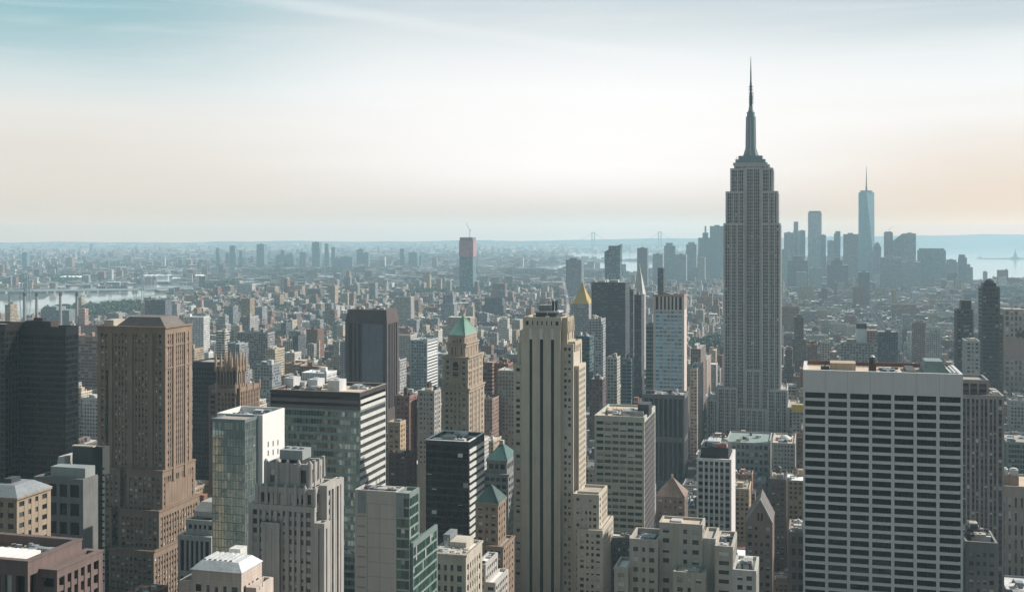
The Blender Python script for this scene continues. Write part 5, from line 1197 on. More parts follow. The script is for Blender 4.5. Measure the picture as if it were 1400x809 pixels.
for i in IND:
    a, b, c, d, h = R[i]; w, dp = b - a, d - c
    X, Y = from_grid(b, c); root = empty('city_building', (X, Y, 0)); D = Y
    tank = rr.random() < .35; step = rr.random() < .35 and h > 25
    lab = mklabel(i, tank, step, (xl_[i] + xr_[i]) / 2, D); seen[lab] = seen.get(lab, 0) + 1
    if seen[lab] > 1:
        alt = ['narrow', 'wide', 'deep', 'slim', 'plain', 'small', 'bulky', 'weathered', 'boxy']
        for q in alt:
            l2 = lab.replace(' building', f' {q} building', 1)
            if l2 not in seen: lab = l2; seen[l2] = 1; break
    tag(root, lab, 'building', 'city buildings filling the blocks between the towers')
    W = MB(); wt_ = tuple(wc[i]); rt = tuple(rc[i]); s_ = float(stl[i])
    z1 = h
    if step:
        z1 = h * .72; W.box(-w, 0, 0, dp, 0, z1, wt_, s_, rt); k = min(w, dp) * .16; W.box(-w + k, -k, k, dp - k, z1 - .01, h, wt_, s_, rt); e = k
    else: W.box(-w, 0, 0, dp, 0, h, wt_, s_, rt); e = 0
    t = .35; cpt = tuple(min(.8, v * 1.25) for v in wt_)
    for (p0, p1, q0, q1) in ((-w + e - .12, -e + .12, e - .12, e + t), (-w + e - .12, -e + .12, dp - e - t, dp - e + .12), (-w + e - .12, -w + e + t, e + t, dp - e - t), (-e - t, -e + .12, e + t, dp - e - t)): W.box(p0, p1, q0, q1, h - .4, h + 1.0, cpt)
    if D < 1500:
        for z_ in (h - 3.5, 5.0): W.box(-w - .25, .25, -.25, -.003, z_, z_ + .6, cpt)
    W.build('wall', CITY, root)
    iw, idp = w - 2 * e - 2, dp - 2 * e - 2
    if iw > 4 and idp > 4:
        q = MB(); bw2 = min(rr.uniform(3, 7), iw * .6); x = rr.uniform(-w + e + 1, -e - 1 - bw2); y = rr.uniform(e + 1, dp - e - 1 - min(5, idp * .5)); bh = rr.uniform(2.5, 5)
        q.box(x, x + bw2, y, y + min(5, idp * .5), h - .01, h + bh, wt_, -1, rt); q.box(x - .15, x + bw2 + .15, y - .15, y + min(5, idp * .5) + .15, h + bh + .003, h + bh + .3, cpt); q.build('bulkhead', CITY, root)
        if D < 1400:
            for k in range(rr.randint(3, 8)):
                q = MB(); s2 = rr.uniform(.8, 2.6); s3 = rr.uniform(.8, 2.6); x = rr.uniform(-w + e + 1, -e - 1 - s2); y = rr.uniform(e + 1, dp - e - 1 - s3); q.box(x, x + s2, y, y + s3, h - .01, h + rr.uniform(.6, 2), rr.choice([(.6, .6, .6), (.3, .3, .3), (.15, .15, .16), (.7, .68, .62)])); q.prism(x + s2 / 2, y + s3 / 2, h + .6, h + 2.2, .35, .35, 8, (.5, .5, .5)); q.build('air_conditioner', CITY, root)
        if tank:
            x = rr.uniform(-w + e + 3, -e - 3) if iw > 6 else -w / 2; y = dp / 2; q = MB(); wd = rr.choice([(.16, .10, .07), (.22, .16, .12), (.10, .08, .07)]); q.prism(x, y, h + 2.5, h + 6.2, 2.0, 1.9, 12, wd); o = q.build('water_tank', CITY, root)
            q = MB(); q.prism(x, y, h + 6.2, h + 7.6, 2.2, .1, 12, (.08, .07, .07)); q.build('tank_lid', CITY, o); q = MB()
            for dx in (-1, 1):
                for dy in (-1, 1): q.bar((x + dx * 1.2, y + dy * 1.2, h - .01), (x + dx * 1.2, y + dy * 1.2, h + 2.5), .16, (.06, .05, .05))
            q.build('tank_stand', CITY, o)

# ------------------------------------------------------------------ housing slabs and far towers (each a thing)
def far_tower(name, label, xl, xr, yt, D, c, style=.5, roof=(.3, .3, .3), dpt=None, grp=None, rot=-TH, steps=(), cat='building'):
    X = ((xl + xr) / 2 - X0) / F * D; w = (xr - xl) / F * D / 1.06; z = EYE - (yt - Y0) / F * D
    root = empty(name, (X, D + w * .4, 0), rot); tag(root, label, cat, grp); d = dpt or w * .8
    b = MB(); b.box(-w / 2, w / 2, -d / 2, d / 2, 0, z, c, style, roof)
    b.build('wall', CITY, root)
    for (f0, f1, y2) in steps:
        q = MB(); z2 = EYE - (y2 - Y0) / F * D; q.box(-w / 2 + f0 * w, -w / 2 + f1 * w, -d * .35, d * .35, z - .01, z2, c, style, roof); q.build('upper_tier', CITY, root)
    if not steps:
        q = MB(); q.box(-w * .2, w * .15, -d * .25, d * .2, z - .01, z + w * .08, tuple(.7 * v for v in c)); q.build('bulkhead', CITY, root)
    return root, z, w, d
HS = 'brick housing slabs near the river'
PK = (.50, .31, .25); TN = (.52, .42, .30); BG = (.38, .35, .33); GR = (.28, .30, .31)
hs = [(107, 118, 422, 2600, PK, 'pink brick slab right of the black tower roof'), (192, 201, 414, 3100, PK, 'pink slab with grey front above the tan tower'), (207, 220, 418, 3000, PK, 'wider pink slab above the right corner of the tan tower'), (146, 166, 428, 2500, BG, 'grey beige roofed slab above the tan tower roof'), (222, 232, 416, 3150, GR, 'grey slab right of the wide pink one'), (232, 244, 415, 3300, BG, 'pale slab right of the tan tower top'), (245, 257, 431, 2700, PK, 'low pink slab behind the tan tower corner'), (270, 277, 410, 3500, PK, 'small brown slab near the Wallabout shore'), (352, 360, 393, 4300, TN, 'tan lit slab in the far middle left'), (384, 391, 392, 4300, BG, 'grey cream slab pair member at far left middle'), (392, 398, 391, 4350, TN, 'orange tan lit slab beside the grey cream one'), (403, 411, 394, 4300, PK, 'pinkish slab right of the orange tan one'), (415, 424, 393, 4250, PK, 'rose slab among the far housing'), (471, 480, 378, 4800, GR, 'tall grey slab with bright edge above the dark brown tower'), (481, 486, 380, 4780, BG, 'thin pale slab beside the tall grey slab'), (505, 511, 386, 4700, BG, 'pale narrow slab right of the dark brown tower'), (524, 530, 383, 4750, BG, 'off white narrow slab in the far centre'), (545, 553, 386, 4800, GR, 'grey narrow slab in the far centre'), (566, 575, 383, 4850, GR, 'steel grey slab far behind the blue grey gridded tower'), (596, 604, 381, 4800, PK, 'rosy slab far behind the green pyramid tower'), (609, 617, 384, 4700, BG, 'pale slab left of the netted tower'), (341, 352, 410, 3300, GR, 'grey tower standing among low roofs at middle left'), (346, 354, 414, 3200, BG, 'pale side tower beside the grey middle left one'), (316, 330, 445, 2300, TN, 'sunlit tan pair above the gothic crown'), (303, 315, 455, 2200, GR, 'grey block above the gothic crown'), (292, 300, 470, 1900, (.7, .7, .7), 'white topped block left of the pinnacles'), (395, 410, 452, 2100, GR, 'blue grey block above the green glass roof'), (424, 440, 437, 2450, GR, 'wide grey block left of the dark brown tower'), (455, 469, 440, 2500, (.15, .28, .28), 'green netted block left of the dark brown tower'), (420, 431, 470, 1800, BG, 'brown topped block left of the dark brown tower'), (432, 437, 465, 1850, TN, 'thin tan slab left of the dark brown tower'), (556, 572, 437, 2600, GR, 'blue grey slab behind the blue grey gridded tower'), (590, 600, 435, 2700, GR, 'slate slab left of the green pyramid'), (639, 648, 419, 3000, TN, 'cream slab right of the green pyramid tip'), (655, 668, 428, 2800, GR, 'slate pointed slab right of the green pyramid'), (683, 697, 444, 2400, BG, 'grey pale block left of the cream deco skyscraper'), (670, 681, 455, 2200, BG, 'whitish block left of the cream deco skyscraper'), (1075, 1090, 455, 2300, GR, 'grey block right of the tallest skyscraper'), (1096, 1118, 425, 3000, GR, 'wide grey block behind the white grid slab'), (1140, 1150, 404, 3600, GR, 'narrow grey tower beyond the white grid slab'), (1124, 1140, 438, 2600, BG, 'pale grey block beyond the white grid slab'), (1262, 1296, 396, 4200, BG, 'long whitish flat block near the downtown towers'), (1235, 1246, 430, 2700, GR, 'grey tower beyond the white grid slab roof')]
for (xl, xr, yt, D, c, l) in hs: far_tower('housing_slab', l, xl, xr, yt, D, c, .2, grp=HS)
DT = 'hazy downtown towers'; TE = (.20, .32, .35); TE2 = (.29, .37, .38); LT = (.42, .46, .46)  # tower tints lightened to carry sky reflection in the glass and haze
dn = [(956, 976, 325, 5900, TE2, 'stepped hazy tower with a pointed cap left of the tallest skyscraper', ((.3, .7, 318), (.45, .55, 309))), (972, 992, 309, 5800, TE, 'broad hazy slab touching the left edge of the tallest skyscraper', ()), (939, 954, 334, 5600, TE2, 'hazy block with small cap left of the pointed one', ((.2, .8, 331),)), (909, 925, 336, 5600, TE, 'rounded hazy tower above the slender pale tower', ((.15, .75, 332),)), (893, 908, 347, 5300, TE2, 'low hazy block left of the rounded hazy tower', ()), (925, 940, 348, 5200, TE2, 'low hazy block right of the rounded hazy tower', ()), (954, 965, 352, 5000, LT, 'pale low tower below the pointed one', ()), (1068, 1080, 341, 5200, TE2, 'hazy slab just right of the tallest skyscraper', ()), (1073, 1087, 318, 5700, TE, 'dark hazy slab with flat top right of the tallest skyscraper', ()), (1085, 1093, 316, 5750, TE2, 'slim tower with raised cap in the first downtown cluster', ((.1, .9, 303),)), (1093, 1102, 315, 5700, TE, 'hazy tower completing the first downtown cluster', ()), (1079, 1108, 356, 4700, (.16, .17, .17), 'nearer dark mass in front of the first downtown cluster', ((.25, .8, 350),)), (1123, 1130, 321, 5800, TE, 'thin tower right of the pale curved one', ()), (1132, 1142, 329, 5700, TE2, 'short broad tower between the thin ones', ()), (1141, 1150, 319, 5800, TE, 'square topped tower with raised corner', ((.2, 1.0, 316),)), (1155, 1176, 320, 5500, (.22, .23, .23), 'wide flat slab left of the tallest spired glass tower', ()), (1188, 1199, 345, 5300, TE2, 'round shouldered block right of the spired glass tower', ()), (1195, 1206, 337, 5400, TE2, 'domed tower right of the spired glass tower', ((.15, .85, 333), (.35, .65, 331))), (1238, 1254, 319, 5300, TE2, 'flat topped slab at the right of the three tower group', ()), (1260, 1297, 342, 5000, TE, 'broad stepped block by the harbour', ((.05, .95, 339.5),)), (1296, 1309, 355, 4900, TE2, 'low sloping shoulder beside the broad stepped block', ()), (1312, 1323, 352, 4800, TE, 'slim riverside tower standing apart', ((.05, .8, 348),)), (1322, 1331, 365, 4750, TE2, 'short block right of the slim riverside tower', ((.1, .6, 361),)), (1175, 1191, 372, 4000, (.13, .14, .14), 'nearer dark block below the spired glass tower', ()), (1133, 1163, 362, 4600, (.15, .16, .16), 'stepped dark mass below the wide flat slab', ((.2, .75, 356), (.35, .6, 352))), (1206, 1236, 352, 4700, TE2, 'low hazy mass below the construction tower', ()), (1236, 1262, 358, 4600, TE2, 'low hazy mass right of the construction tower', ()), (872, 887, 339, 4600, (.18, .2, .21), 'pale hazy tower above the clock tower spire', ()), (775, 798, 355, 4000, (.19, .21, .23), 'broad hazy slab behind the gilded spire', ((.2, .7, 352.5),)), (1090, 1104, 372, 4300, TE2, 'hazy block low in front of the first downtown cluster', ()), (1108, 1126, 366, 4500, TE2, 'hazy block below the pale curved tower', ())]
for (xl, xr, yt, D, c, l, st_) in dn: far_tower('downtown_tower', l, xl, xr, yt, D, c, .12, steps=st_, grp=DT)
# glass tower with tilted curved top
D = 3400; root = empty('glass_tower', ((839 - X0) / F * D, D, 0)); tag(root, 'teal glass tower with a slanted notched top behind the black slab', 'building')
b = MB(); zz = lambda y: EYE - (y - Y0) / F * D; b.poly([(-21, -16, 0), (19, -16, 0), (19, 16, 0), (-21, 16, 0), (-25, -16, zz(344)), (23, -16, zz(334)), (23, 16, zz(333)), (-25, 16, zz(343))], [(0, 1, 5, 4), (1, 2, 6, 5), (2, 3, 7, 6), (3, 0, 4, 7), (4, 5, 6, 7)], (.05, .14, .15), .95); b.build('wall', CITY, root)
b = MB(); b.box(-14, 12, -8, 12, zz(343), zz(336), (.1, .1, .1)); b.build('bulkhead', CITY, root)
# pale curved tower
D = 5900; root = empty('downtown_tower', ((1114 - X0) / F * D, D, 0)); tag(root, 'pale rippled downtown tower with a flat wide cap, second tallest in the haze', 'building', DT); zz = lambda y: EYE - (y - Y0) / F * D
b = MB(); b.box(-34, 34, -18, 18, 0, zz(291), (.50, .60, .61), .2)
for k in range(8): b.prism(-30 + k * 8.6, -17, 0, zz(294), 3.5, 3.5, 8, (.45, .48, .48), style=-1)
b.build('wall', CITY, root); b = MB(); b.box(-30, 30, -15, 15, zz(291), zz(288.5), (.2, .22, .22)); b.build('upper_tier', CITY, root)
# tallest spired glass tower: square base twisting to a rotated square top
D = 5800; root = empty('spired_tower', ((1184.5 - X0) / F * D, D, 0)); tag(root, 'tapering blue glass tower with a tall spire, highest of the downtown cluster', 'building')
zz = lambda y: EYE - (y - Y0) / F * D; a = 38; t_ = 38; z0, z1 = 60, zz(263)
b = MB(); b.box(-a, a, -a, a, 0, z0, (.16, .22, .25), .95); bot = [(-a, -a, z0), (a, -a, z0), (a, a, z0), (-a, a, z0)]; tp = [(0, -t_, z1), (t_, 0, z1), (0, t_, z1), (-t_, 0, z1)]
b.poly(bot + tp, [(0, 1, 4), (1, 5, 4), (1, 2, 5), (2, 6, 5), (2, 3, 6), (3, 7, 6), (3, 0, 7), (0, 4, 7), (4, 5, 6, 7)], (.20, .35, .40), -1); b.build('wall', CITY, root)
b = MB(); b.prism(0, 0, z1, z1 + 9, 30, 30, 16, (.3, .33, .34)); b.build('upper_tier', CITY, root); b = MB(); b.prism(0, 0, z1 + 9, z1 + 30, 5, 4, 8, (.12, .13, .14)); b.prism(0, 0, z1 + 30, zz(227), 3.2, .6, 8, (.12, .13, .14)); b.build('spire', CITY, root)
# three tower group, one under construction, one slanted
root, z, w, d = far_tower('construction_tower', 'slim downtown tower under construction with a crane on top', 1210, 1222, 318, 5400, (.25, .25, .25), .3, steps=((.1, .9, 316.5),))
def crane(root, x, z, h, jib, c=(.3, .2, .18)):
    b = MB(); b.bar((x, 0, z), (x, 0, z + h * .5), max(.8, h * .02), c); b.bar((x, 0, z + h * .5), (x - jib, 0, z + h), max(.6, h * .014), c); b.bar((x, 0, z + h * .5), (x + jib * .35, 0, z + h * .55), max(.8, h * .03), c); b.build('crane', CITY, root)
crane(root, 5, z, 30, -16)
D = 5400; root = empty('downtown_tower', ((1230.5 - X0) / F * D, D, 0)); tag(root, 'downtown tower with a slanted pointed roof in the three tower group', 'building', DT); zz = lambda y: EYE - (y - Y0) / F * D
b = MB(); b.box(-31, 31, -20, 20, 0, zz(329), TE, .12); b.poly([(-31, -20, zz(329)), (31, -20, zz(329)), (31, 20, zz(329)), (-31, 20, zz(329)), (12, -20, zz(319)), (31, -20, zz(325)), (31, 20, zz(325)), (12, 20, zz(319))], [(0, 1, 5, 4), (1, 2, 6, 5), (2, 3, 7, 6), (3, 0, 4, 7), (4, 5, 6, 7)], TE, .12); b.build('wall', CITY, root)
# pink netted tower with crane
D = 4300; zz = lambda y: EYE - (y - Y0) / F * D; root = empty('construction_tower', ((639.5 - X0) / F * D, D, 0)); tag(root, 'tall teal tower wrapped in pink netting at its top with a crane', 'building')
b = MB(); b.box(-26, 26, -20, 20, 0, zz(351), (.13, .24, .26), .3); b.build('wall', CITY, root); b = MB(); b.box(-27.5, 27.5, -21, 21, zz(351), zz(329), (.42, .24, .26)); b.box(-25, 25, -20, 20, zz(329), zz(324.5), (.24, .17, .19)); b.build('safety_netting', CITY, root); crane(root, 8, zz(325), 54, 14)
# brooklyn towers
BK = 'hazy towers across the east river'
bk = [(295.5, 300, 339, 'thin'), (308.5, 312.5, 346, 'short thin'), (314, 322.5, 336, 'square topped twin'), (327, 331.5, 343, 'narrow capped'), (351, 363, 334, 'broad dark flat topped'), (377, 390, 349, 'wide squat'), (384, 389.5, 342, 'thin capped'), (392, 402, 347, 'boxy'), (410, 417, 345, 'greyish'), (427, 438, 331, 'tallest rounded'), (444, 449, 333, 'slim stepped'), (453, 458.5, 338, 'slim flat'), (466, 481, 351, 'wide low'), (488, 498, 341, 'double left half'), (497, 505, 345, 'double right half'), (520, 527, 351, 'pale short'), (547, 553, 340, 'lone thin'), (559, 572, 345, 'broad grey'), (573, 576, 350, 'tiny'), (591, 598, 352, 'low paired'), (30, 38, 345, 'faint domed'), (123, 127, 333, 'faraway spire like'), (254, 262, 356, 'small brownish'), (456, 464, 352, 'low teal'), (148, 154, 369, 'white lit riverside'), (710, 716, 352, 'small pale'), (222, 226, 352, 'slim pale'), (90, 100, 352, 'reddish low'), (58, 64, 378, 'riverside red')]
for (xl, xr, yt, l) in bk:
    D = 8000 if yt < 366 else 5600
    if 'spire' in l: D = 14000
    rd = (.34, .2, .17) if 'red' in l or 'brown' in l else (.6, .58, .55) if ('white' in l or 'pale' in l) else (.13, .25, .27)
    nm = min([(33, 'the left edge'), (190, 'the bridge tower'), (357, 'the dark flat topped tower'), (432, 'the rounded tower'), (500, 'the dark brown slab tower'), (560, 'the blue grey gridded tower'), (640, 'the netted tower')], key=lambda q: abs(q[0] - xl))[1]
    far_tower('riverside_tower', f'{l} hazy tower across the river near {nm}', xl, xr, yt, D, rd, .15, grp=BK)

# far bank carpets
def scatter(n, x0, x1, y0, y1, hmed, sz, seed, name, rot, tall=.04, tallh=(30, 60), pal=None):
    g_ = np.random.default_rng(seed); px = g_.uniform(x0, x1, n); t = g_.random(n); inv0, inv1 = 1 / (y0 - Y0), 1 / (y1 - Y0)
    D = EYE * F * (inv1 + (inv0 - inv1) * t ** 1.15); X = (px - X0) / F * D
    sh = np.interp(px, [-600, 0, 150, 300, 600, 800, 1000, 1300, 1500, 2000], [3600, 3600, 4000, 4550, 5150, 5350, 5950, 5450, 5300, 5000]); k = (D > sh) & ~in_park(X, D) & ~in_water(X, D) & ~in_water(X, D * 1.02 + 30) & ~in_water(X + 40, D); X, D = X[k], D[k]; n = len(X)
    sc = sz * (1 + D / 9000); w = g_.uniform(.5, 1.6, n) * sc; d = g_.uniform(.5, 1.6, n) * sc; h = hmed * np.exp(g_.normal(0, .35, n)); tl = g_.random(n) < tall; h = np.where(tl, g_.uniform(*tallh, n), h); w = np.where(tl, np.minimum(w, 30), w)
    c_, s_ = math.cos(rot), math.sin(rot); lx = X * c_ + D * s_; ly = -X * s_ + D * c_
    R = np.stack([lx - w / 2, lx + w / 2, ly - d / 2, ly + d / 2, h], 1); W = WALLC[g_.choice(len(WALLC), n, p=WALLP / WALLP.sum())]; Rf = ROOFC[g_.choice(len(ROOFC), n, p=ROOFP / ROOFP.sum())]
    carpet(name, R, W, Rf, np.full(n, .2), rot=rot)
scatter(26000, -260, 1000, 402, 346, 12, 24, 5, 'far_bank_rooftops', math.radians(12))
scatter(16000, -400, 1500, 350, 336.2, 14, 50, 6, 'distant_rooftops', math.radians(-24), .05, (30, 70))
scatter(3000, 940, 1360, 385, 362, 24, 24, 7, 'downtown_rooftops', -TH, .15, (45, 90))
# industrial sheds with bright roofs on the far shore
for k, (xa, xb, y, c) in enumerate(((195, 232, 380, 'long white'), (236, 256, 384, 'short silver'), (262, 277, 380, 'narrow pale'), (83, 110, 382, 'dull pale'), (28, 50, 391, 'small pinkish'))):
    D = EYE * F / (y - Y0); X = ((xa + xb) / 2 - X0) / F * D; w = (xb - xa) / F * D; root = empty('warehouse', (X, D, 0), 0.1); tag(root, f'{c} roofed warehouse on the far river bank', 'warehouse', 'far bank warehouses')
    b = MB(); b.box(-w / 2, w / 2, -60, 60, 0, 14, (.5, .5, .48), -1, (.75, .75, .73)); b.build('wall', CITY, root); b = MB()
    for q in range(5): b.frustum((-w / 2 + q * w / 5, -w / 2 + (q + 1) * w / 5, -60, 60, 14), (-w / 2 + (q + .4) * w / 5, -w / 2 + (q + .6) * w / 5, -60, 60, 18), (.78, .78, .76))
    b.build('roof', CITY, root)

# ------------------------------------------------------------------ bridge, chimneys, statue, far bridge
br = W_('bridge_steel', (.17, .21, .22), rough=.6)
def P3(px, py, D): return Vector(((px - X0) / F * D, D, EYE - (py - Y0) / F * D))
root = empty('suspension_bridge', (0, 0, 0), 0); tag(root, 'long grey steel suspension bridge crossing the river at the left', 'bridge')
tw = [(34.5, 4150), (190, 4700)]
def road_at(px):
    D = np.interp(px, [-260, 34.5, 190, 300], [3650, 4150, 4700, 5250]); y = np.interp(px, [-260, 34.5, 190, 285], [402, 398, 396.5, 393]); return P3(px, y, D)
b = MB(); xs = np.linspace(-260, 285, 61); 
for a, c in zip(xs[:-1], xs[1:]):
    p, q = road_at(a), road_at(c); n = Vector((q.y - p.y, -(q.x - p.x), 0)).normalized() * 16
    pts = []
    for P_ in (p, q):
        for s in (-1, 1):
            for dz in (0, 7): pts.append(tuple(P_ + n * s + Vector((0, 0, dz))))
    b.poly(pts, [(0, 4, 5, 1), (2, 3, 7, 6), (1, 5, 7, 3), (0, 2, 6, 4), (0, 1, 3, 2), (4, 6, 7, 5)])
b.build('deck', br, root)
for (px, D) in tw:
    b = MB(); c = road_at(px); dr = (road_at(px + 5) - road_at(px - 5)); dr.z = 0; dr.normalize(); n = Vector((dr.y, -dr.x, 0)); ht = 103
    for s in (-1, 1):
        for t in (-1, 1):
            ba = c + n * s * 20 + dr * t * 7; tp_ = c + n * s * 14 + dr * t * 4; b.bar((ba.x, ba.y, 0), (tp_.x, tp_.y, ht), 2.2)
    for z in (30, 60, 80, 100):
        for t in (-1, 1): a_ = c + n * 16 + dr * 5 * t; d_ = c - n * 16 + dr * 5 * t; b.bar((a_.x, a_.y, z), (d_.x, d_.y, z), 1.7)
        for s in (-1, 1): a_ = c + n * 16 * s + dr * 5; d_ = c + n * 16 * s - dr * 5; b.bar((a_.x, a_.y, z), (d_.x, d_.y, z), 1.7)
    for s in (-1, 1):
        for z in (38, 64):
            a_ = c + n * 17 - dr * 6; d_ = c - n * 17 - dr * 6; b.bar((a_.x, a_.y, z), (d_.x, d_.y, z + 22), 1.4); b.bar((d_.x, d_.y, z), (a_.x, a_.y, z + 22), 1.4)
        e = c + n * 15 * s; b.prism(e.x, e.y, 100, 110, 4, .5, 6)
    b.build('bridge_tower', br, root)
for s in (-1, 1):
    b = MB(); 
    def seg(x0, x1, z0, z1, sag):
        pr = None
        for k in range(13):
            t = k / 12; c = road_at(x0 + (x1 - x0) * t); z = z0 + (z1 - z0) * t - sag * 4 * t * (1 - t); p = (c.x, c.y - 14 * s, z)
            if pr: b.bar(pr, p, 1.0); 
            if k % 2: b.bar((c.x, c.y - 14 * s, c.z + 6), p, .35)
            pr = p
    seg(-120, 34.5, 45, 103, 8); seg(34.5, 190, 103, 103, 54); seg(190, 262, 103, 45, 4); b.build('main_cable', br, root)
b = MB()
for x in list(range(-250, 20, 22)) + [214, 232, 250, 268]: c = road_at(x); b.box(c.x - 5, c.x + 5, c.y - 8, c.y + 8, 0, c.z + .5)
b.build('pier', br, root)
stackm = W_('stack_concrete', (.30, .27, .26)); stackd = W_('stack_cap', (.05, .05, .05))
for x, l in ((33.5, 'leftmost of four tall power station chimneys'), (50, 'second tall chimney from the left at the power station'), (82.5, 'third tall chimney from the left at the power station'), (105, 'rightmost tall chimney at the power station')):
    D = 2900; X = (x - X0) / F * D; root = empty('power_station_chimney', (X, D, 0), 0); tag(root, l, 'chimney', 'power station chimneys'); b = MB(); b.prism(0, 0, 0, 88, 4.4, 3.2, 16); b.build('shaft', stackm, root); b = MB(); b.prism(0, 0, 88, 97, 3.9, 3.7, 16); b.build('cap', stackd, root)
D = 2960; root = empty('power_station', ((82 - X0) / F * D, D, 0)); tag(root, 'grey power station hall under the tall chimneys', 'building'); b = MB(); b.box(-42, 42, -20, 30, 0, 50, (.2, .23, .24), .1); b.box(-34, 0, -15, 25, 50, 58, (.2, .22, .24), -1); b.box(-80, -42.1, -15, 20, 0, 24, (.2, .2, .2), .2); b.build('wall', CITY, root)
# far harbour bridge
root = empty('harbour_bridge', (0, 0, 0), 0); tag(root, 'faint suspension bridge with two towers on the horizon', 'bridge'); D = 17500; b = MB(); T = [(811, 317.5), (902, 316.5)]
for (x, y) in T:
    b = MB(); X = (x - X0) / F * D; z = EYE - (y - Y0) / F * D
    for s in (-1, 1): b.box(X - 7 + s * 20, X + 7 + s * 20, D - 8, D + 8, 0, z)
    for zz_ in (z - 14, z * .55): b.box(X - 14, X + 14, D - 7, D + 7, zz_, zz_ + 12)
    b.build('bridge_tower', br, root)
b = MB(); xa, xb = (811 - X0) / F * D, (902 - X0) / F * D; b.box(xa - 500, xb + 600, D - 15, D + 15, 62, 72); b.build('deck', br, root); b = MB()
def cab(x0, x1, z0, z1, sag):
    pr = None
    for k in range(17): t = k / 16; p = (x0 + (x1 - x0) * t, D, z0 + (z1 - z0) * t - sag * 4 * t * (1 - t)); (b.bar(pr, p, 3.0) if pr else None); pr = p
cab(xa, xb, 262, 270, 190); cab(xa - 450, xa, 70, 262, 30); cab(xb, xb + 450, 270, 70, 30); b.build('main_cable', br, root)
# statue on its island
D = 11200; X = (1388 - X0) / F * D; q = MB(); q.prism(X + 40, D, 0, 5, 420, 400, 24, (.08, .1, .08), sx=1, sy=.5); tag(q.build('island', CITY), kind='structure')
root = empty('statue', (X, D, 4.9), 0); tag(root, 'tiny green robed statue raising a torch on a pedestal in the harbour', 'statue'); b = MB(); b.prism(0, 0, 0, 14, 45, 42, 11, (.3, .3, .28)); b.frustum((-14, 14, -14, 14, 14), (-9, 9, -9, 9, 47), (.35, .34, .31)); b.build('pedestal', CITY, root)
b = MB(); cg = (.16, .32, .28); b.prism(0, 0, 47, 70, 6.5, 5, 12, cg); b.prism(0, 0, 70, 80, 5, 4, 12, cg); b.prism(0, 0, 80, 83, 1.6, 1.4, 10, cg); b.prism(0, 0, 83, 88, 2.2, 1.6, 10, cg)
for k in range(7): a = math.pi * k / 6; b.bar((0, 0, 87), (3.6 * math.cos(a), 0, 87 + 3.6 * math.sin(a)), .25, cg)
b.bar((-3.5, 0, 79), (-6, -1, 88), 1.2, cg, 8); b.bar((-6, -1, 88), (-6.4, -1, 97), .9, cg, 8); b.bar((3.6, 0, 79), (4.8, -2, 71), 1.2, cg, 8); b.box(3.4, 6.2, -4, -2.6, 69, 75, cg); b.build('figure', CITY, root); b = MB(); b.prism(-6.4, -1, 97, 98.2, 1.6, 1.8, 10, cg); b.prism(-6.4, -1, 98.2, 101, 1.2, .2, 8, (.7, .5, .1)); b.build('torch', CITY, root)
# ferries and barges in the harbour
for (x, y, l) in ((1340, 352, 'small white ferry on the bright harbour water'), (1306, 340, 'tiny dark barge far out in the harbour'), (110, 405, 'white wake ferry on the river before the bridge')):
    D = EYE * F / (y - Y0); root = empty('ferry', ((x - X0) / F * D, D, .7), 0.2); tag(root, l, 'boat'); L = 45 if y > 345 else 90; b = MB(); c = (.6, .6, .6) if 'white' in l else (.1, .1, .1)
    b.poly([(-L / 2, -6, 0), (L * .35, -6, 0), (L / 2, 0, 0), (L * .35, 6, 0), (-L / 2, 6, 0), (-L / 2, -7, 5), (L * .37, -7, 5), (L / 2 + 2, 0, 6), (L * .37, 7, 5), (-L / 2, 7, 5)], [(0, 1, 6, 5), (1, 2, 7, 6), (2, 3, 8, 7), (3, 4, 9, 8), (4, 0, 5, 9), (5, 6, 7, 8, 9)], c); b.build('hull', CITY, root); b = MB(); b.box(-L * .35, L * .2, -5, 5, 5, 10, (.75, .75, .75)); b.box(-L * .1, L * .1, -3, 3, 10, 13, (.7, .7, .7)); b.build('cabin', CITY, root)

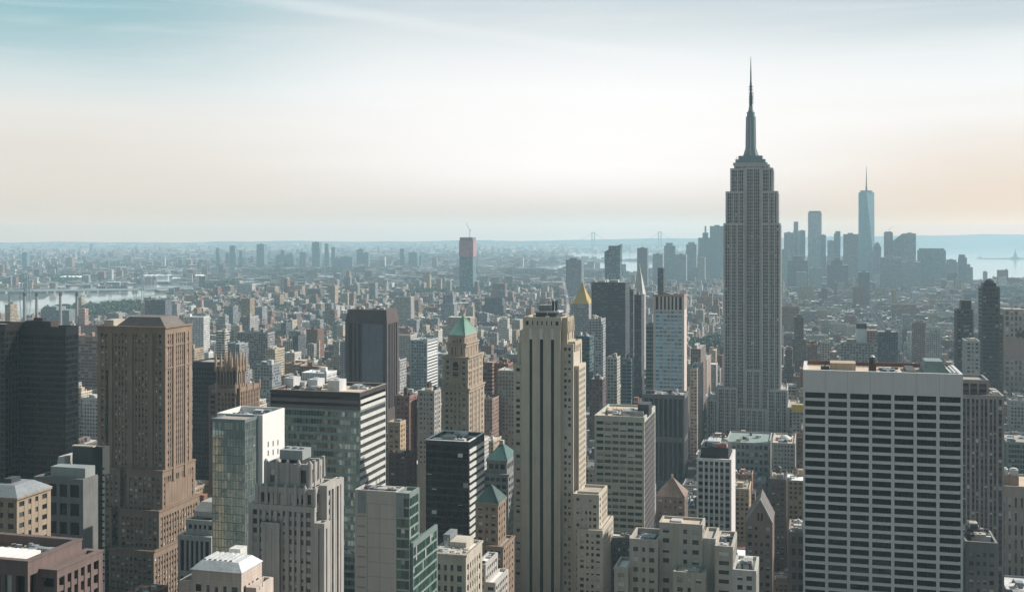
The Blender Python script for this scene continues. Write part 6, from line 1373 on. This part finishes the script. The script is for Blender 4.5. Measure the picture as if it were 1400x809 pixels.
# ------------------------------------------------------------------ trees as masses
lf = NT('leaf_green'); at = lf.n('ShaderNodeAttribute', attribute_name='tint'); lf.set(Base_Color=at.outputs['Color'], Roughness=.8)
def trees(name, polys, n, hgt, seed):
    g_ = np.random.default_rng(seed); Vs, Cs = [], []
    for P in polys:
        xs_ = [p[0] for p in P]; ys_ = [p[1] for p in P]; px = g_.uniform(min(xs_), max(xs_), n * 3); py = g_.uniform(min(ys_), max(ys_), n * 3); k = inpoly(px, py, P); px, py = px[k][:n], py[k][:n]
        D = EYE * F / (py - Y0); X = (px - X0) / F * D; 
        wn_ = ~in_water(X, D); X, D = X[wn_], D[wn_]
        for x, y in zip(X, D):
            m = 26; h = hgt * g_.uniform(.7, 1.2); r = h * .45; c = np.stack([x + g_.normal(0, r * .55, m), y + g_.normal(0, r * .55, m), h * .62 + g_.normal(0, h * .2, m)], 1); c[:, 2] = np.clip(c[:, 2], 1.5, h)
            a = g_.normal(0, 1, (m, 3)); a /= np.linalg.norm(a, axis=1, keepdims=True); b = np.cross(a, g_.normal(0, 1, (m, 3))); b /= np.linalg.norm(b, axis=1, keepdims=True); s = g_.uniform(.10, .22, (m, 1)) * h
            Vs.append(np.stack([c - a * s - b * s * .7, c + a * s - b * s * .7, c + a * s + b * s * .7, c - a * s + b * s * .7], 1)); q = np.array([.035, .062, .028]) * g_.uniform(.7, 1.5); Cs.append(np.tile(q, (m, 1)) * g_.uniform(.7, 1.4, (m, 1)))
    V = np.concatenate(Vs); C = np.concatenate(Cs); nq = len(V); me = bpy.data.meshes.new(name); me.vertices.add(nq * 4); me.vertices.foreach_set('co', V.ravel()); me.loops.add(nq * 4); me.loops.foreach_set('vertex_index', np.arange(nq * 4)); me.polygons.add(nq)
    me.polygons.foreach_set('loop_start', np.arange(nq) * 4); me.polygons.foreach_set('loop_total', np.full(nq, 4)); me.update(calc_edges=True); me.materials.append(lf.m); a_ = me.attributes.new('tint', 'FLOAT_COLOR', 'FACE'); a_.data.foreach_set('color', np.concatenate([C, np.ones((nq, 1))], 1).astype(np.float32).ravel()); o = bpy.data.objects.new(name, me); col.objects.link(o); tag(o, kind='stuff')
trees('park_trees', PARKS, 420, 15, 4)
trees('far_park_trees', FARPARKS, 520, 17, 5)
trees('street_trees', [[(956, 560), (985, 555), (990, 604), (950, 604)], [(1058, 600), (1098, 600), (1098, 640), (1070, 640)]], 60, 12, 6)

# ------------------------------------------------------------------ steam plume and haze
st_m = bpy.data.materials.new('steam_vapour'); st_m.use_nodes = True; t = st_m.node_tree; t.nodes.clear(); o_ = t.nodes.new('ShaderNodeOutputMaterial'); v = t.nodes.new('ShaderNodeVolumePrincipled'); v.inputs['Color'].default_value = (.98, .98, .98, 1); v.inputs['Density'].default_value = .16; t.links.new(v.outputs[0], o_.inputs['Volume'])
def plume(pts, D, label):
    q = MB(); ring = 10; vsx = []; rg = random.Random(9); n = len(pts)
    for (x, y, r) in pts:
        for k in range(ring): a = 2 * math.pi * k / ring; rr_ = r * D / F * (1 + rg.uniform(-.25, .25)); vsx.append(((x - X0) / F * D + rr_ * math.cos(a), D + rr_ * math.sin(a), EYE - (y - Y0) / F * D + rg.uniform(-.5, .5)))
    fs = [(i * ring + k, i * ring + (k + 1) % ring, (i + 1) * ring + (k + 1) % ring, (i + 1) * ring + k) for i in range(n - 1) for k in range(ring)] + [tuple(reversed(range(ring))), tuple(range((n - 1) * ring, n * ring))]
    q.poly(vsx, fs); o = q.build('steam', st_m); tag(o, label, kind='stuff')
plume([(775, 432, 3.6), (776, 424, 3.2), (776, 414, 2.4), (775, 404, 2.2), (773, 396, 2.4), (771, 388, 2.4), (769.5, 382, 2.2), (769, 378, 1.0)], 900, 'white steam column rising beside the gilded spire')
hz = bpy.data.materials.new('haze_air'); hz.use_nodes = True; t = hz.node_tree; t.nodes.clear(); o_ = t.nodes.new('ShaderNodeOutputMaterial'); v = t.nodes.new('ShaderNodeVolumePrincipled')
v.inputs['Color'].default_value = (.62, .87, 1.0, 1); v.inputs['Density'].default_value = HAZE; v.inputs['Anisotropy'].default_value = 0.1; t.links.new(v.outputs[0], o_.inputs['Volume'])
q = MB(); q.box(-31000, 31000, -3500, 27500, -1.2, 460); o = q.build('haze', hz); tag(o, kind='stuff')
print('windows', NWIN, 'fill', N, len(IND), 'objects', len(bpy.data.objects))
